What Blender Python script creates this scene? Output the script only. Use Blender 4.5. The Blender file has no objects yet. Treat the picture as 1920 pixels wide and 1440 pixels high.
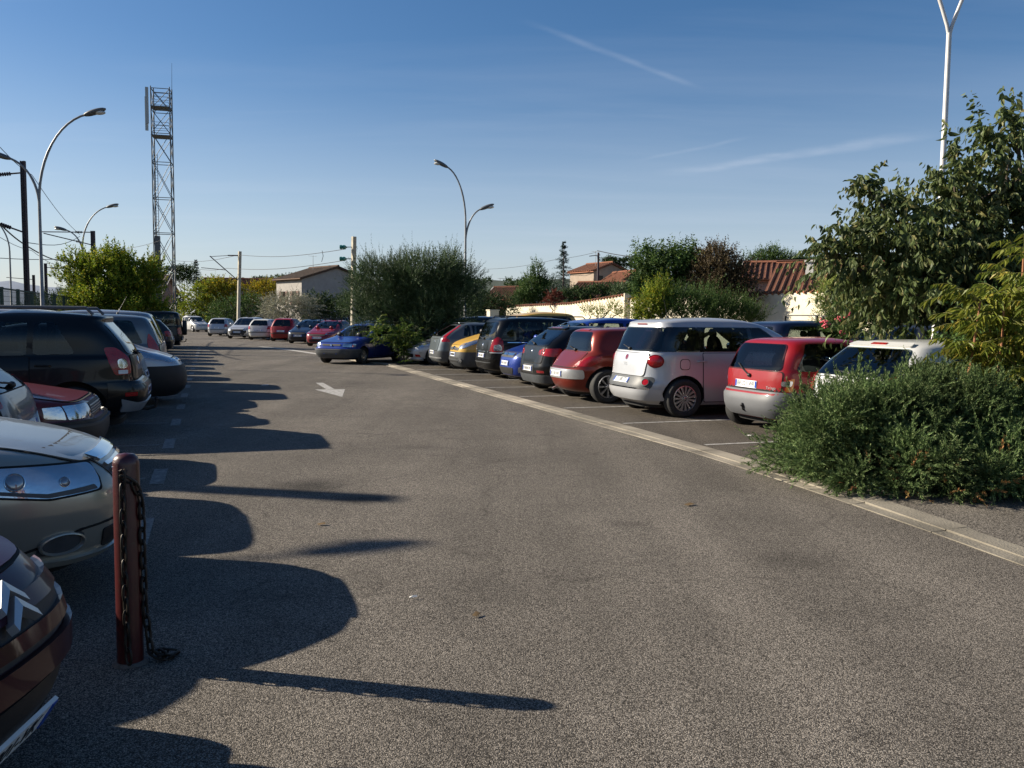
import bpy, bmesh, math, random
import numpy as np
from mathutils import Vector, Matrix
R_ = math.radians
random.seed(7); rng = np.random.default_rng(7)
SC = bpy.context.scene
COL = SC.collection
# ---------------------------------------------------------------- camera geometry (metres, X right, Y away, Z up)
CAM_H = 1.6; FPX = 1600.0; ROLL = R_(0.6); PITCH = math.atan((720-598)/FPX)
def _ray(px, py):
    a = (px-960)/FPX; b = -(py-720)/FPX
    c, s = math.cos(ROLL), math.sin(ROLL)
    x = a*c-b*s; z = b*c+a*s
    return x, math.cos(PITCH)+z*math.sin(PITCH), -math.sin(PITCH)+z*math.cos(PITCH)
def at(px, py, Y):
    """world point seen at a place in the photograph, Y metres ahead"""
    x, y, z = _ray(px, py); t = Y/y
    return Vector((x*t, Y, CAM_H+z*t))
LANE = R_(19.5)
U = Vector((-math.sin(LANE), math.cos(LANE), 0)); V = Vector((math.cos(LANE), math.sin(LANE), 0))
def st(s, t, z=0.0):
    """s metres along the lane, t metres to its right"""
    p = U*s+V*t; return Vector((p.x, p.y, z))
SUN_AZ = Vector((-0.979, 0.203, 0)).normalized(); SUN_EL = R_(26.5)
# ---------------------------------------------------------------- naming helpers
def tag(o, label=None, cat=None, group=None, kind=None):
    if label: o['label'] = label
    if cat: o['category'] = cat
    if group: o['group'] = group
    if kind: o['kind'] = kind
    return o
def empty(name, loc, rz=0.0, label=None, cat=None, group=None):
    o = bpy.data.objects.new(name, None); COL.objects.link(o)
    o.location = loc; o.rotation_euler = (0, 0, rz); o.empty_display_size = .2
    return tag(o, label, cat, group)
def link(name, me, parent=None, mats=None):
    if mats is not None:
        for m in (mats if isinstance(mats, (list, tuple)) else [mats]): me.materials.append(m)
    o = bpy.data.objects.new(name, me); COL.objects.link(o)
    if parent is not None: o.parent = parent
    return o
def mesh_np(name, co, faces_idx, sizes, smooth=False, matidx=None):
    """fast mesh from flat numpy arrays"""
    me = bpy.data.meshes.new(name)
    co = np.asarray(co, dtype=np.float32); faces_idx = np.asarray(faces_idx, dtype=np.int32).ravel()
    sizes = np.asarray(sizes, dtype=np.int32)
    me.vertices.add(len(co)); me.vertices.foreach_set('co', co.ravel())
    me.loops.add(len(faces_idx)); me.loops.foreach_set('vertex_index', faces_idx)
    me.polygons.add(len(sizes))
    st_ = np.zeros(len(sizes), dtype=np.int32); st_[1:] = np.cumsum(sizes)[:-1]
    me.polygons.foreach_set('loop_start', st_); me.polygons.foreach_set('loop_total', sizes)
    if matidx is not None: me.polygons.foreach_set('material_index', np.asarray(matidx, dtype=np.int32))
    me.polygons.foreach_set('use_smooth', np.full(len(sizes), smooth, dtype=bool))
    me.update(calc_edges=True); me.validate()
    return me
class MB:
    """collects shapes for ONE mesh object"""
    def __init__(self): self.v = []; self.f = []; self.m = []; self.s = []
    def add(self, vs, fs, mi=0, smooth=False):
        o = len(self.v); self.v += [tuple(p) for p in vs]
        for f in fs: self.f.append([i+o for i in f]); self.m.append(mi); self.s.append(smooth)
        return self
    def box(self, c, d, M=None, mi=0):
        x, y, z = d[0]/2, d[1]/2, d[2]/2
        vs = [Vector((sx*x, sy*y, sz*z)) for sz in (-1, 1) for sx, sy in ((-1,-1),(1,-1),(1,1),(-1,1))]
        if M is not None: vs = [M @ p for p in vs]
        c = Vector(c); vs = [p+c for p in vs]
        return self.add(vs, [(3,2,1,0),(4,5,6,7),(0,1,5,4),(1,2,6,5),(2,3,7,6),(3,0,4,7)], mi)
    def bar(self, a, b, w, h=None, mi=0, up=(0,0,1)):
        a, b = Vector(a), Vector(b); d = b-a; L = d.length
        if L < 1e-6: return self
        d /= L; u = Vector(up)
        if abs(d.dot(u)) > .95: u = Vector((1,0,0))
        r = d.cross(u).normalized(); u = r.cross(d)
        M = Matrix((r, d, u)).transposed()
        return self.box((a+b)/2, (w, L, h or w), M, mi)
    def tube(self, pts, rad, n=8, mi=0, caps=True, smooth=True):
        pts = [Vector(p) for p in pts]; k = len(pts)
        rad = rad if isinstance(rad, (list, tuple)) else [rad]*k
        d0 = (pts[1]-pts[0]).normalized(); u = Vector((0,0,1)) if abs(d0.z) < .9 else Vector((1,0,0))
        vs = []; u = (u-d0*u.dot(d0)).normalized()
        for i in range(k):
            d = (pts[min(i+1, k-1)]-pts[max(i-1, 0)]).normalized()
            u = (u-d*u.dot(d)).normalized(); r = d.cross(u)
            for j in range(n):
                a = 2*math.pi*j/n; vs.append(pts[i]+(u*math.cos(a)+r*math.sin(a))*rad[i])
        fs = [(i*n+j, i*n+(j+1) % n, (i+1)*n+(j+1) % n, (i+1)*n+j) for i in range(k-1) for j in range(n)]
        self.add(vs, fs, mi, smooth)
        if caps:
            self.add(vs[:n], [tuple(range(n-1, -1, -1))], mi); self.add(vs[-n:], [tuple(range(n))], mi)
        return self
    def lathe(self, prof, c=(0,0,0), n=24, M=None, mi=0, smooth=True):
        """prof: (radius, height) turned about local z"""
        vs = []; c = Vector(c)
        for r, h in prof:
            for j in range(n):
                a = 2*math.pi*j/n; p = Vector((r*math.cos(a), r*math.sin(a), h))
                vs.append((M @ p if M is not None else p)+c)
        k = len(prof)
        return self.add(vs, [(i*n+j, i*n+(j+1) % n, (i+1)*n+(j+1) % n, (i+1)*n+j) for i in range(k-1) for j in range(n)], mi, smooth)
    def ell(self, c, r, nu=14, nv=9, mi=0, M=None):
        vs = []; c = Vector(c)
        for i in range(nv+1):
            a = -math.pi/2+math.pi*i/nv
            for j in range(nu):
                b = 2*math.pi*j/nu
                p = Vector((r[0]*math.cos(a)*math.cos(b), r[1]*math.cos(a)*math.sin(b), r[2]*math.sin(a)))
                vs.append((M @ p if M is not None else p)+c)
        return self.add(vs, [(i*nu+j, i*nu+(j+1) % nu, (i+1)*nu+(j+1) % nu, (i+1)*nu+j) for i in range(nv) for j in range(nu)], mi, True)
    def mesh(self, name, sharp=None):
        me = bpy.data.meshes.new(name); me.from_pydata(self.v, [], self.f)
        me.polygons.foreach_set('material_index', self.m); me.polygons.foreach_set('use_smooth', self.s)
        me.update()
        if sharp: me.set_sharp_from_angle(angle=R_(sharp))
        return me
    def build(self, name, mats, parent=None, sharp=40):
        return link(name, self.mesh(name, sharp), parent, mats)
# ---------------------------------------------------------------- materials
_M = {}
def nodes_of(m):
    m.use_nodes = True; nt = m.node_tree; nt.nodes.clear()
    out = nt.nodes.new('ShaderNodeOutputMaterial'); return nt, out
def N(nt, t, **kw):
    n = nt.nodes.new(t)
    for k, v in kw.items():
        if k.startswith('i_'): n.inputs[k[2:].replace('_', ' ')].default_value = v
        else: setattr(n, k, v)
    return n
def col4(c): return (c[0], c[1], c[2], 1.0)
def plain(name, c, rough=.5, metal=0., coat=0., spec=.5, var=0., scale=8., bump=0., bscale=60., trans=0., emit=0.):
    """principled material with slight procedural mottling"""
    if name in _M: return _M[name]
    m = bpy.data.materials.new(name); nt, out = nodes_of(m)
    p = N(nt, 'ShaderNodeBsdfPrincipled')
    p.inputs['Base Color'].default_value = col4(c); p.inputs['Roughness'].default_value = rough
    p.inputs['Metallic'].default_value = metal; p.inputs['Coat Weight'].default_value = coat
    p.inputs['Coat Roughness'].default_value = .03; p.inputs['Specular IOR Level'].default_value = spec
    if trans: p.inputs['Transmission Weight'].default_value = trans
    if var or bump:
        tc = N(nt, 'ShaderNodeTexCoord')
    if var:
        nz = N(nt, 'ShaderNodeTexNoise', i_Scale=scale, i_Detail=6.0, i_Roughness=.65)
        nt.links.new(tc.outputs['Object'], nz.inputs['Vector'])
        r = N(nt, 'ShaderNodeMapRange'); r.inputs[1].default_value = .3; r.inputs[2].default_value = .7
        r.inputs[3].default_value = 1-var; r.inputs[4].default_value = 1+var*.6
        nt.links.new(nz.outputs['Fac'], r.inputs[0])
        mx = N(nt, 'ShaderNodeMix', data_type='RGBA', blend_type='MULTIPLY'); mx.inputs[0].default_value = 1
        mx.inputs[6].default_value = col4(c); nt.links.new(r.outputs[0], mx.inputs[7])
        nt.links.new(mx.outputs[2], p.inputs['Base Color'])
    if bump:
        nb = N(nt, 'ShaderNodeTexNoise', i_Scale=bscale, i_Detail=4.0)
        nt.links.new(tc.outputs['Object'], nb.inputs['Vector'])
        b = N(nt, 'ShaderNodeBump', i_Strength=bump, i_Distance=.01)
        nt.links.new(nb.outputs['Fac'], b.inputs['Height']); nt.links.new(b.outputs[0], p.inputs['Normal'])
    nt.links.new(p.outputs[0], out.inputs[0]); _M[name] = m
    return m
def paint(name, c, metal=.0, rough=.32, dirt=.06, coat=.55, spec=.3):
    """car paint: clear-coated base with a little road dust"""
    key = 'paint_'+name
    if key in _M: return _M[key]
    m = bpy.data.materials.new(key); nt, out = nodes_of(m)
    p = N(nt, 'ShaderNodeBsdfPrincipled'); tc = N(nt, 'ShaderNodeTexCoord')
    p.inputs['Metallic'].default_value = metal; p.inputs['Coat Weight'].default_value = coat; p.inputs['Specular IOR Level'].default_value = spec
    p.inputs['Coat Roughness'].default_value = .04; p.inputs['Roughness'].default_value = rough
    nz = N(nt, 'ShaderNodeTexNoise', i_Scale=2.2, i_Detail=8.0, i_Roughness=.7)
    nt.links.new(tc.outputs['Object'], nz.inputs['Vector'])
    sep = N(nt, 'ShaderNodeSeparateXYZ'); nt.links.new(tc.outputs['Object'], sep.inputs[0])
    lo = N(nt, 'ShaderNodeMapRange'); lo.inputs[1].default_value = .15; lo.inputs[2].default_value = .75
    lo.inputs[3].default_value = 1.; lo.inputs[4].default_value = .25; nt.links.new(sep.outputs[2], lo.inputs[0])
    ml = N(nt, 'ShaderNodeMath', operation='MULTIPLY'); nt.links.new(lo.outputs[0], ml.inputs[0]); nt.links.new(nz.outputs['Fac'], ml.inputs[1])
    m2 = N(nt, 'ShaderNodeMath', operation='MULTIPLY', use_clamp=True); nt.links.new(ml.outputs[0], m2.inputs[0]); m2.inputs[1].default_value = dirt
    mx = N(nt, 'ShaderNodeMix', data_type='RGBA'); nt.links.new(m2.outputs[0], mx.inputs[0])
    mx.inputs[6].default_value = col4(c); mx.inputs[7].default_value = (.16, .14, .12, 1)
    nt.links.new(mx.outputs[2], p.inputs['Base Color'])
    cr = N(nt, 'ShaderNodeMapRange'); cr.inputs[3].default_value = .03; cr.inputs[4].default_value = .03+.5*dirt
    nt.links.new(ml.outputs[0], cr.inputs[0]); nt.links.new(cr.outputs[0], p.inputs['Coat Roughness'])
    nt.links.new(p.outputs[0], out.inputs[0]); _M[key] = m
    return m
def glass_dark():
    """tinted car glass: mirror-like at a slant, dim see-through face on"""
    if 'car_glass' in _M: return _M['car_glass']
    m = bpy.data.materials.new('car_glass'); nt, out = nodes_of(m)
    t = N(nt, 'ShaderNodeBsdfTransparent'); t.inputs[0].default_value = (.42, .47, .46, 1)
    g = N(nt, 'ShaderNodeBsdfGlossy'); g.inputs['Roughness'].default_value = .015; g.inputs[0].default_value = (.9, .93, .95, 1)
    f = N(nt, 'ShaderNodeFresnel'); f.inputs[0].default_value = 1.5; x = N(nt, 'ShaderNodeMixShader')
    nt.links.new(f.outputs[0], x.inputs[0]); nt.links.new(t.outputs[0], x.inputs[1]); nt.links.new(g.outputs[0], x.inputs[2])
    nt.links.new(x.outputs[0], out.inputs[0]); _M['car_glass'] = m
    return m
def leafmat(name, c1, c2, c3=None, trans=.25, rough=.6, spec=.2, gain=1.55):
    """leaf: colour differs leaf by leaf, some light passes through"""
    if name in _M: return _M[name]
    m = bpy.data.materials.new(name); nt, out = nodes_of(m)
    g = N(nt, 'ShaderNodeNewGeometry')
    cr = N(nt, 'ShaderNodeValToRGB'); e = cr.color_ramp.elements
    c1, c2 = [tuple(min(.8, v*gain) for v in c) for c in (c1, c2)]; c3 = tuple(min(.8, v*gain) for v in c3) if c3 else None
    e[0].color = col4(c1); e[1].color = col4(c2)
    if c3: e[1].position = .8; x = e.new(1.0); x.color = col4(c3)
    nt.links.new(g.outputs['Random Per Island'], cr.inputs[0])
    tc = N(nt, 'ShaderNodeTexCoord'); nz = N(nt, 'ShaderNodeTexNoise', i_Scale=1.3, i_Detail=3.0)
    nt.links.new(tc.outputs['Object'], nz.inputs['Vector'])
    mr = N(nt, 'ShaderNodeMapRange'); mr.inputs[1].default_value = .35; mr.inputs[2].default_value = .65; mr.inputs[3].default_value = .65; mr.inputs[4].default_value = 1.25
    nt.links.new(nz.outputs['Fac'], mr.inputs[0])
    mx = N(nt, 'ShaderNodeMix', data_type='RGBA', blend_type='MULTIPLY'); mx.inputs[0].default_value = 1
    nt.links.new(cr.outputs[0], mx.inputs[6]); nt.links.new(mr.outputs[0], mx.inputs[7])
    p = N(nt, 'ShaderNodeBsdfPrincipled'); p.inputs['Roughness'].default_value = rough; p.inputs['Specular IOR Level'].default_value = spec
    nt.links.new(mx.outputs[2], p.inputs['Base Color'])
    t = N(nt, 'ShaderNodeBsdfTranslucent'); nt.links.new(mx.outputs[2], t.inputs[0])
    ms = N(nt, 'ShaderNodeMixShader'); ms.inputs[0].default_value = trans
    nt.links.new(p.outputs[0], ms.inputs[1]); nt.links.new(t.outputs[0], ms.inputs[2])
    nt.links.new(ms.outputs[0], out.inputs[0]); _M[name] = m
    return m
def text_mesh(body, size, depth=.002):
    cu = bpy.data.curves.new('lettering', 'FONT'); cu.body = body; cu.size = size; cu.align_x = 'CENTER'; cu.align_y = 'CENTER'
    cu.extrude = depth; cu.resolution_u = 3
    o = bpy.data.objects.new('lettering', cu); COL.objects.link(o)
    dg = bpy.context.evaluated_depsgraph_get(); dg.update()
    me = bpy.data.meshes.new_from_object(o.evaluated_get(dg)); me.name = 'lettering'
    bpy.data.objects.remove(o); bpy.data.curves.remove(cu)
    return me
# ================================================================ cars
def pchip(xs, ys):
    xs = np.array(xs, float); ys = np.array(ys, float); h = np.diff(xs); d = np.diff(ys)/h; m = np.zeros(len(xs))
    for i in range(1, len(xs)-1):
        if d[i-1]*d[i] > 0:
            w1 = 2*h[i]+h[i-1]; w2 = h[i]+2*h[i-1]; m[i] = (w1+w2)/(w1/d[i-1]+w2/d[i])
    m[0] = d[0]; m[-1] = d[-1]
    def f(x):
        x = np.clip(np.asarray(x, float), xs[0], xs[-1]); i = np.clip(np.searchsorted(xs, x)-1, 0, len(h)-1)
        t = (x-xs[i])/h[i]
        return ((1+2*t)*(1-t)**2*ys[i]+t*(1-t)**2*h[i]*m[i]+t*t*(3-2*t)*ys[i+1]+t*t*(t-1)*h[i]*m[i+1])
    return f
class Shape:
    """a car body as plan outlines stacked in height: front and rear profile, half width and corner roundness at every height"""
    def __init__(self, sp):
        L = sp['L']; self.L = L; k = sp.get('zs', 1.0)
        Z = lambda lst: [a*k for a, _ in lst]
        self.xf_ = pchip(Z(sp['F']), [L/2-b for _, b in sp['F']]); self.xr_ = pchip(Z(sp['R']), [-L/2+b for _, b in sp['R']])
        self.hw_ = pchip(Z(sp['W']), [b for _, b in sp['W']])
        self.nf_ = pchip(Z(sp['NF']), [b for _, b in sp['NF']]); self.nr_ = pchip(Z(sp['NR']), [b for _, b in sp['NR']])
        zz = sorted(set([round(a, 4) for q in 'FRW' for a in Z(sp[q])]))
        self.z0 = zz[0]; self.z1 = zz[-1]
        out = [zz[0]]
        for a, b in zip(zz[:-1], zz[1:]):
            dx = max(abs(self.xf_(b)-self.xf_(a)), abs(self.xr_(b)-self.xr_(a)))
            n = max(1, int(math.ceil((b-a)/.06)), int(math.ceil(dx/.13)))
            for i in range(1, n+1): out.append(a+(b-a)*i/n)
        self.levels = out
        self._c = {}
    def quad(self, z, front, n=220):
        xf = float(self.xf_(z)); xr = float(self.xr_(z)); xm = (xf+xr)/2; hw = float(self.hw_(z))
        a = (xf-xm) if front else (xr-xm); e = 2/float(self.nf_(z) if front else self.nr_(z))
        th = np.linspace(0, math.pi/2, n); th = np.sin(th*.999999)**1.0*math.pi/2*0+th
        # sample densely near both ends, where the outline runs fast
        q = np.linspace(0, 1, n); q = np.concatenate([.5*(2*q[q < .5])**3.2, 1-.5*(2-2*q[q >= .5])**3.2]); th = q*math.pi/2
        x = xm+a*np.cos(th)**e; y = hw*np.sin(th)**e
        return x, y, th
    def half(self, z, k=12):
        """half outline front centre -> side -> rear centre, same count at every height"""
        pts = []
        for front in (True, False):
            x, y, th = self.quad(z, front)
            s = np.concatenate([[0], np.cumsum(np.hypot(np.diff(x), np.diff(y)))])
            sc = np.interp(math.pi/4, th, s)
            g = np.concatenate([np.linspace(0, sc, k)[:-1], sc+(s[-1]-sc)*np.linspace(0, 1, k+3)**1.25])
            px = np.interp(g, s, x); py = np.interp(g, s, y)
            q = list(zip(px, py))
            pts += q if front else q[::-1][1:]
        return pts
    def end(self, d, z, front=True):
        """point d metres round the outline from the front (or rear) centre; d > 0 is the car's left"""
        key = (round(z, 3), front)
        if key not in self._c:
            x, y, th = self.quad(key[0], front)
            self._c[key] = (np.concatenate([[0], np.cumsum(np.hypot(np.diff(x), np.diff(y)))]), x, y)
        s, x, y = self._c[key]; a = abs(d)
        return Vector((float(np.interp(a, s, x)), math.copysign(float(np.interp(a, s, y)), d), z))
    def side(self, x, z, sgn=1):
        xf = float(self.xf_(z)); xr = float(self.xr_(z)); xm = (xf+xr)/2; hw = float(self.hw_(z))
        a = (xf-xm) if x > xm else (xm-xr); n = float(self.nf_(z) if x > xm else self.nr_(z))
        q = min(.9999, abs(x-xm)/max(a, 1e-4))
        return Vector((x, sgn*hw*(1-q**n)**(1/n), z))
    def point(self, kind, u, v, sgn):
        if kind == 'F': return self.end(u, v, True)
        if kind == 'R': return self.end(u, v, False)
        return self.side(u, v, sgn)
    def normal(self, kind, u, v, sgn):
        e = .012
        a = self.point(kind, u+e, v, sgn)-self.point(kind, u-e, v, sgn)
        b = self.point(kind, u, min(v+e, self.z1-.002), sgn)-self.point(kind, u, v-e, sgn)
        n = a.cross(b); P = self.point(kind, u, v, sgn)
        n = n.normalized() if n.length > 1e-9 else Vector((0, 0, 1))
        out = Vector((P.x*.25 if kind == 'S' else P.x, P.y, .3))
        return n if n.dot(out) > 0 else -n
    def body_mesh(self, mats):
        rows = []
        for z in self.levels:
            h = self.half(z); full = h+[(x, -y) for x, y in h[-2:0:-1]]
            rows.append([(x, y, z) for x, y in full])
        n = len(rows[0]); vs = [p for r in rows for p in r]; fs = []
        for i in range(len(rows)-1):
            for j in range(n):
                fs.append((i*n+j, (i*n+(j+1) % n), (i+1)*n+(j+1) % n, (i+1)*n+j))
        fs.append(tuple(range(n-1, -1, -1))); fs.append(tuple((len(rows)-1)*n+j for j in range(n)))
        me = bpy.data.meshes.new('body'); me.from_pydata(vs, [], fs); me.update()
        bm = bmesh.new(); bm.from_mesh(me)
        bmesh.ops.remove_doubles(bm, verts=bm.verts, dist=.0004); bmesh.ops.recalc_face_normals(bm, faces=bm.faces)
        bm.to_mesh(me); bm.free()
        return me
def round_poly(poly, r, seg=4):
    """round the corners of a 2D polygon; r one radius or one per corner"""
    out = []; n = len(poly)
    for i in range(n):
        p = Vector(poly[i]).to_2d(); a = Vector(poly[i-1]).to_2d(); b = Vector(poly[(i+1) % n]).to_2d()
        rr = r[i] if isinstance(r, (list, tuple)) else r
        da, db = a-p, b-p; k = min(rr, da.length*.48, db.length*.48)
        if k < 1e-4: out.append(p); continue
        A = p+da.normalized()*k; B = p+db.normalized()*k
        for j in range(seg+1):
            t = j/seg; out.append(A*(1-t)**2+p*2*t*(1-t)+B*t*t)
    return [(q.x, q.y) for q in out]
def patch_mesh(S, kind, poly, sgn, off, step=.09, rim=True):
    """a panel cut to a 2D outline and laid on the body surface, off metres proud of it"""
    bm = bmesh.new()
    vs = [bm.verts.new((a, b, 0)) for a, b in poly]
    bm.faces.new(vs)
    us = [a for a, _ in poly]; ws = [b for _, b in poly]
    for ax, lo, hi in ((0, min(us), max(us)), (1, min(ws), max(ws))):
        k = int((hi-lo)/step)
        for i in range(1, k+1):
            c = lo+(hi-lo)*i/(k+1)
            co = (c, 0, 0) if ax == 0 else (0, c, 0); no = (1, 0, 0) if ax == 0 else (0, 1, 0)
            bmesh.ops.bisect_plane(bm, geom=bm.verts[:]+bm.edges[:]+bm.faces[:], plane_co=co, plane_no=no, dist=1e-5)
    bm.verts.ensure_lookup_table()
    base = {}
    for v in bm.verts:
        P = S.point(kind, v.co.x, v.co.y, sgn); n = S.normal(kind, v.co.x, v.co.y, sgn)
        base[v.index] = (P, n)
    idx = {v: base[v.index] for v in bm.verts}
    bed = [e for e in bm.edges if e.is_boundary]
    for v, (P, n) in idx.items(): v.co = P+n*off
    if rim and off > .0025:
        for e in bed:
            a, b = e.verts; (Pa, na), (Pb, nb) = idx[a], idx[b]
            q = [bm.verts.new(c) for c in (a.co, b.co, Pb-nb*.004, Pa-na*.004)]
            bm.faces.new(q)
    bmesh.ops.recalc_face_normals(bm, faces=bm.faces)
    # make the panel itself face outwards
    bm.normal_update(); tot = sum(f.normal.dot(idx[f.verts[0]][1]) for f in bm.faces if all(v in idx for v in f.verts))
    if tot < 0: bmesh.ops.reverse_faces(bm, faces=bm.faces)
    for f in bm.faces: f.smooth = True
    me = bpy.data.meshes.new('panel'); bm.to_mesh(me); bm.free()
    me.set_sharp_from_angle(angle=R_(50))
    return me
TYRE = dict(); RIMS = dict()
def wheel_meshes(r, kind):
    key = (round(r, 3), kind)
    if key in RIMS: return RIMS[key]
    w = .2; M = Matrix.Rotation(-math.pi/2, 3, 'X')      # local z -> +y (outwards)
    rr = r*(.66 if kind != 'steel' else .6)
    b = MB(); b.lathe([(rr, -w*.9), (r*.93, -w*.92), (r*.99, -w*.8), (r, -w*.55), (r*.995, -w*.2), (r*.97, -w*.03), (r*.92, .012), (r*.84, .018), (rr*1.06, .008), (rr*1.0, -.006), (rr*.98, -.04)], n=36, M=M)
    b.add([M @ Vector((rr*math.cos(2*math.pi*j/36), rr*math.sin(2*math.pi*j/36), -w*.9)) for j in range(36)], [tuple(range(36))])
    ty = b.mesh('tyre', 50)
    q = MB()
    q.lathe([(rr*.985, -.035), (rr*1.0, .004), (rr*.93, .008), (rr*.89, -.01), (rr*.885, -.08)], n=36, M=M)
    q.lathe([(.001, -.085), (rr*.885, -.085)], n=36, M=M, mi=1)
    q.lathe([(.001, .006), (rr*.13, .006), (rr*.2, -.004), (rr*.24, -.03), (rr*.25, -.07)], n=20, M=M)
    def spoke(a, w0, w1, r0, r1, h0, h1, mi=0):
        c, s = math.cos(a), math.sin(a); t = Vector((-s, c, 0)); d = Vector((c, s, 0)); z = Vector((0, 0, 1))
        vs = [d*r0-t*w0/2+z*h0, d*r0+t*w0/2+z*h0, d*r1+t*w1/2+z*h1, d*r1-t*w1/2+z*h1]
        vs += [p-z*.045 for p in vs]
        q.add([M @ p for p in vs], [(0,1,2,3),(4,7,6,5),(0,4,5,1),(1,5,6,2),(2,6,7,3),(3,7,4,0)], mi)
    if kind == 'many':
        for i in range(15): spoke(2*math.pi*i/15, rr*.10, rr*.19, rr*.2, rr*.92, -.004, .0)
    elif kind == 'eight':
        for i in range(8):
            for e in (-.05, .05): spoke(2*math.pi*i/8+e, rr*.07, rr*.10, rr*.2, rr*.92, -.006, .0)
    elif kind == 'five':
        for i in range(5): spoke(2*math.pi*i/5, rr*.26, rr*.34, rr*.15, rr*.92, -.01, .0)
    else:
        q.lathe([(rr*.24, -.004), (rr*.45, .012), (rr*.7, .008), (rr*.9, -.012)], n=36, M=M)
        for i in range(9): spoke(2*math.pi*i/9, rr*.12, rr*.17, rr*.55, rr*.82, .012, .004, 1)
    for i in range(5):
        a = 2*math.pi*(i+.5)/5; q.lathe([(.009, -.02), (.009, .008), (.0005, .009)], c=M @ Vector((rr*.15*math.cos(a), rr*.15*math.sin(a), 0)), n=8, M=M, mi=1)
    rm = q.mesh('rim', 35)
    rub = plain('tyre_rubber', (.018, .018, .018), .8, var=.3, scale=20); al = plain('alloy', (.42, .42, .43), .3, .85, var=.15)
    dk = plain('wheel_well_dark', (.006, .006, .006), .8)
    ty.materials.append(rub); rm.materials.append(al); rm.materials.append(dk)
    RIMS[key] = (ty, rm); return RIMS[key]
def basis(P, n):
    """frame with z along n and y as upright as possible"""
    z = n.normalized(); y = Vector((0, 0, 1))-z*z.z; y.normalize(); x = y.cross(z)
    return Matrix.Translation(P) @ Matrix((x, y, z)).transposed().to_4x4()
def CM(k):
    """shared car materials"""
    return {
     'glass': lambda: glass_dark(),
     'black': lambda: plain('black_plastic', (.012, .012, .013), .55, var=.2, bump=.05, bscale=200),
     'gloss': lambda: plain('gloss_black', (.006, .006, .007), .08, coat=.6),
     'grey': lambda: plain('grey_bumper_plastic', (.10, .104, .112), .55, var=.1, scale=3),
     'dgrey': lambda: plain('dark_grey_plastic', (.055, .06, .065), .5, var=.25, bump=.05, bscale=200),
     'silver': lambda: plain('silver_trim', (.5, .51, .52), .3, .7, var=.12),
     'chrome': lambda: plain('chrome', (.75, .76, .78), .07, 1.0),
     'red': lambda: plain('tail_lamp_red', (.30, .004, .007), .12, coat=.35, var=.3, scale=30, bump=.3, bscale=90),
     'dred': lambda: plain('tail_lamp_dark_red', (.2, .004, .008), .12, coat=1., var=.3, scale=30, bump=.4, bscale=90),
     'clear': lambda: plain('clear_lamp', (.50, .52, .55), .1, .85, coat=.8, var=.06, scale=9, bump=.28, bscale=13),
     'bulb': lambda: plain('lamp_lens', (.22, .24, .27), .06, .5, coat=1.),
     'amber': lambda: plain('amber_lamp', (.7, .22, .02), .12, coat=1., bump=.5, bscale=90),
     'white': lambda: plain('plate_white', (.72, .73, .72), .35, var=.08),
     'blue': lambda: plain('plate_blue', (.01, .06, .35), .35),
     'ink': lambda: plain('plate_ink', (.01, .01, .012), .4),
     'seam': lambda: plain('panel_gap', (.004, .004, .004), .9),
     'dwell': lambda: plain('wheel_well_dark', (.006, .006, .006), .8),
     'olive': lambda: plain('textured_trim', (.05, .05, .048), .6, bump=.2, bscale=150),
    }[k]()
def plate(parent, S, kind, z, txt=None, d=0.0, w=.52, h=.11, name='license_plate', off=.012):
    P = S.point(kind, d, z, 1); n = S.normal(kind, d, z, 1)
    M = basis(P+n*off, n)
    b = MB(); b.box((0, 0, 0), (w, h, .014)); b.box((-w/2+.02, 0, .0085), (.034, h-.012, .004), mi=1); b.box((w/2-.02, 0, .0085), (.034, h-.012, .004), mi=1)
    o = b.build(name, [CM('white'), CM('blue')], parent); o.matrix_local = M
    if txt:
        me = text_mesh(txt, h*.92, .0006); t = link('lettering', me, o, CM('ink')); t.location = (0, -.002, .0085); t.scale = (.86, 1, 1)
    else:
        q = MB(); x = -w/2+.075
        r = random.Random(hash((z, d, w)) & 255)
        while x < w/2-.08:
            q.box((x, 0, .0085), (.016+.012*r.random(), h*.55, .003)); x += .046+(.02 if r.random() < .25 else 0)
        q.build('lettering', CM('ink'), o)
    return o
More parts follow.
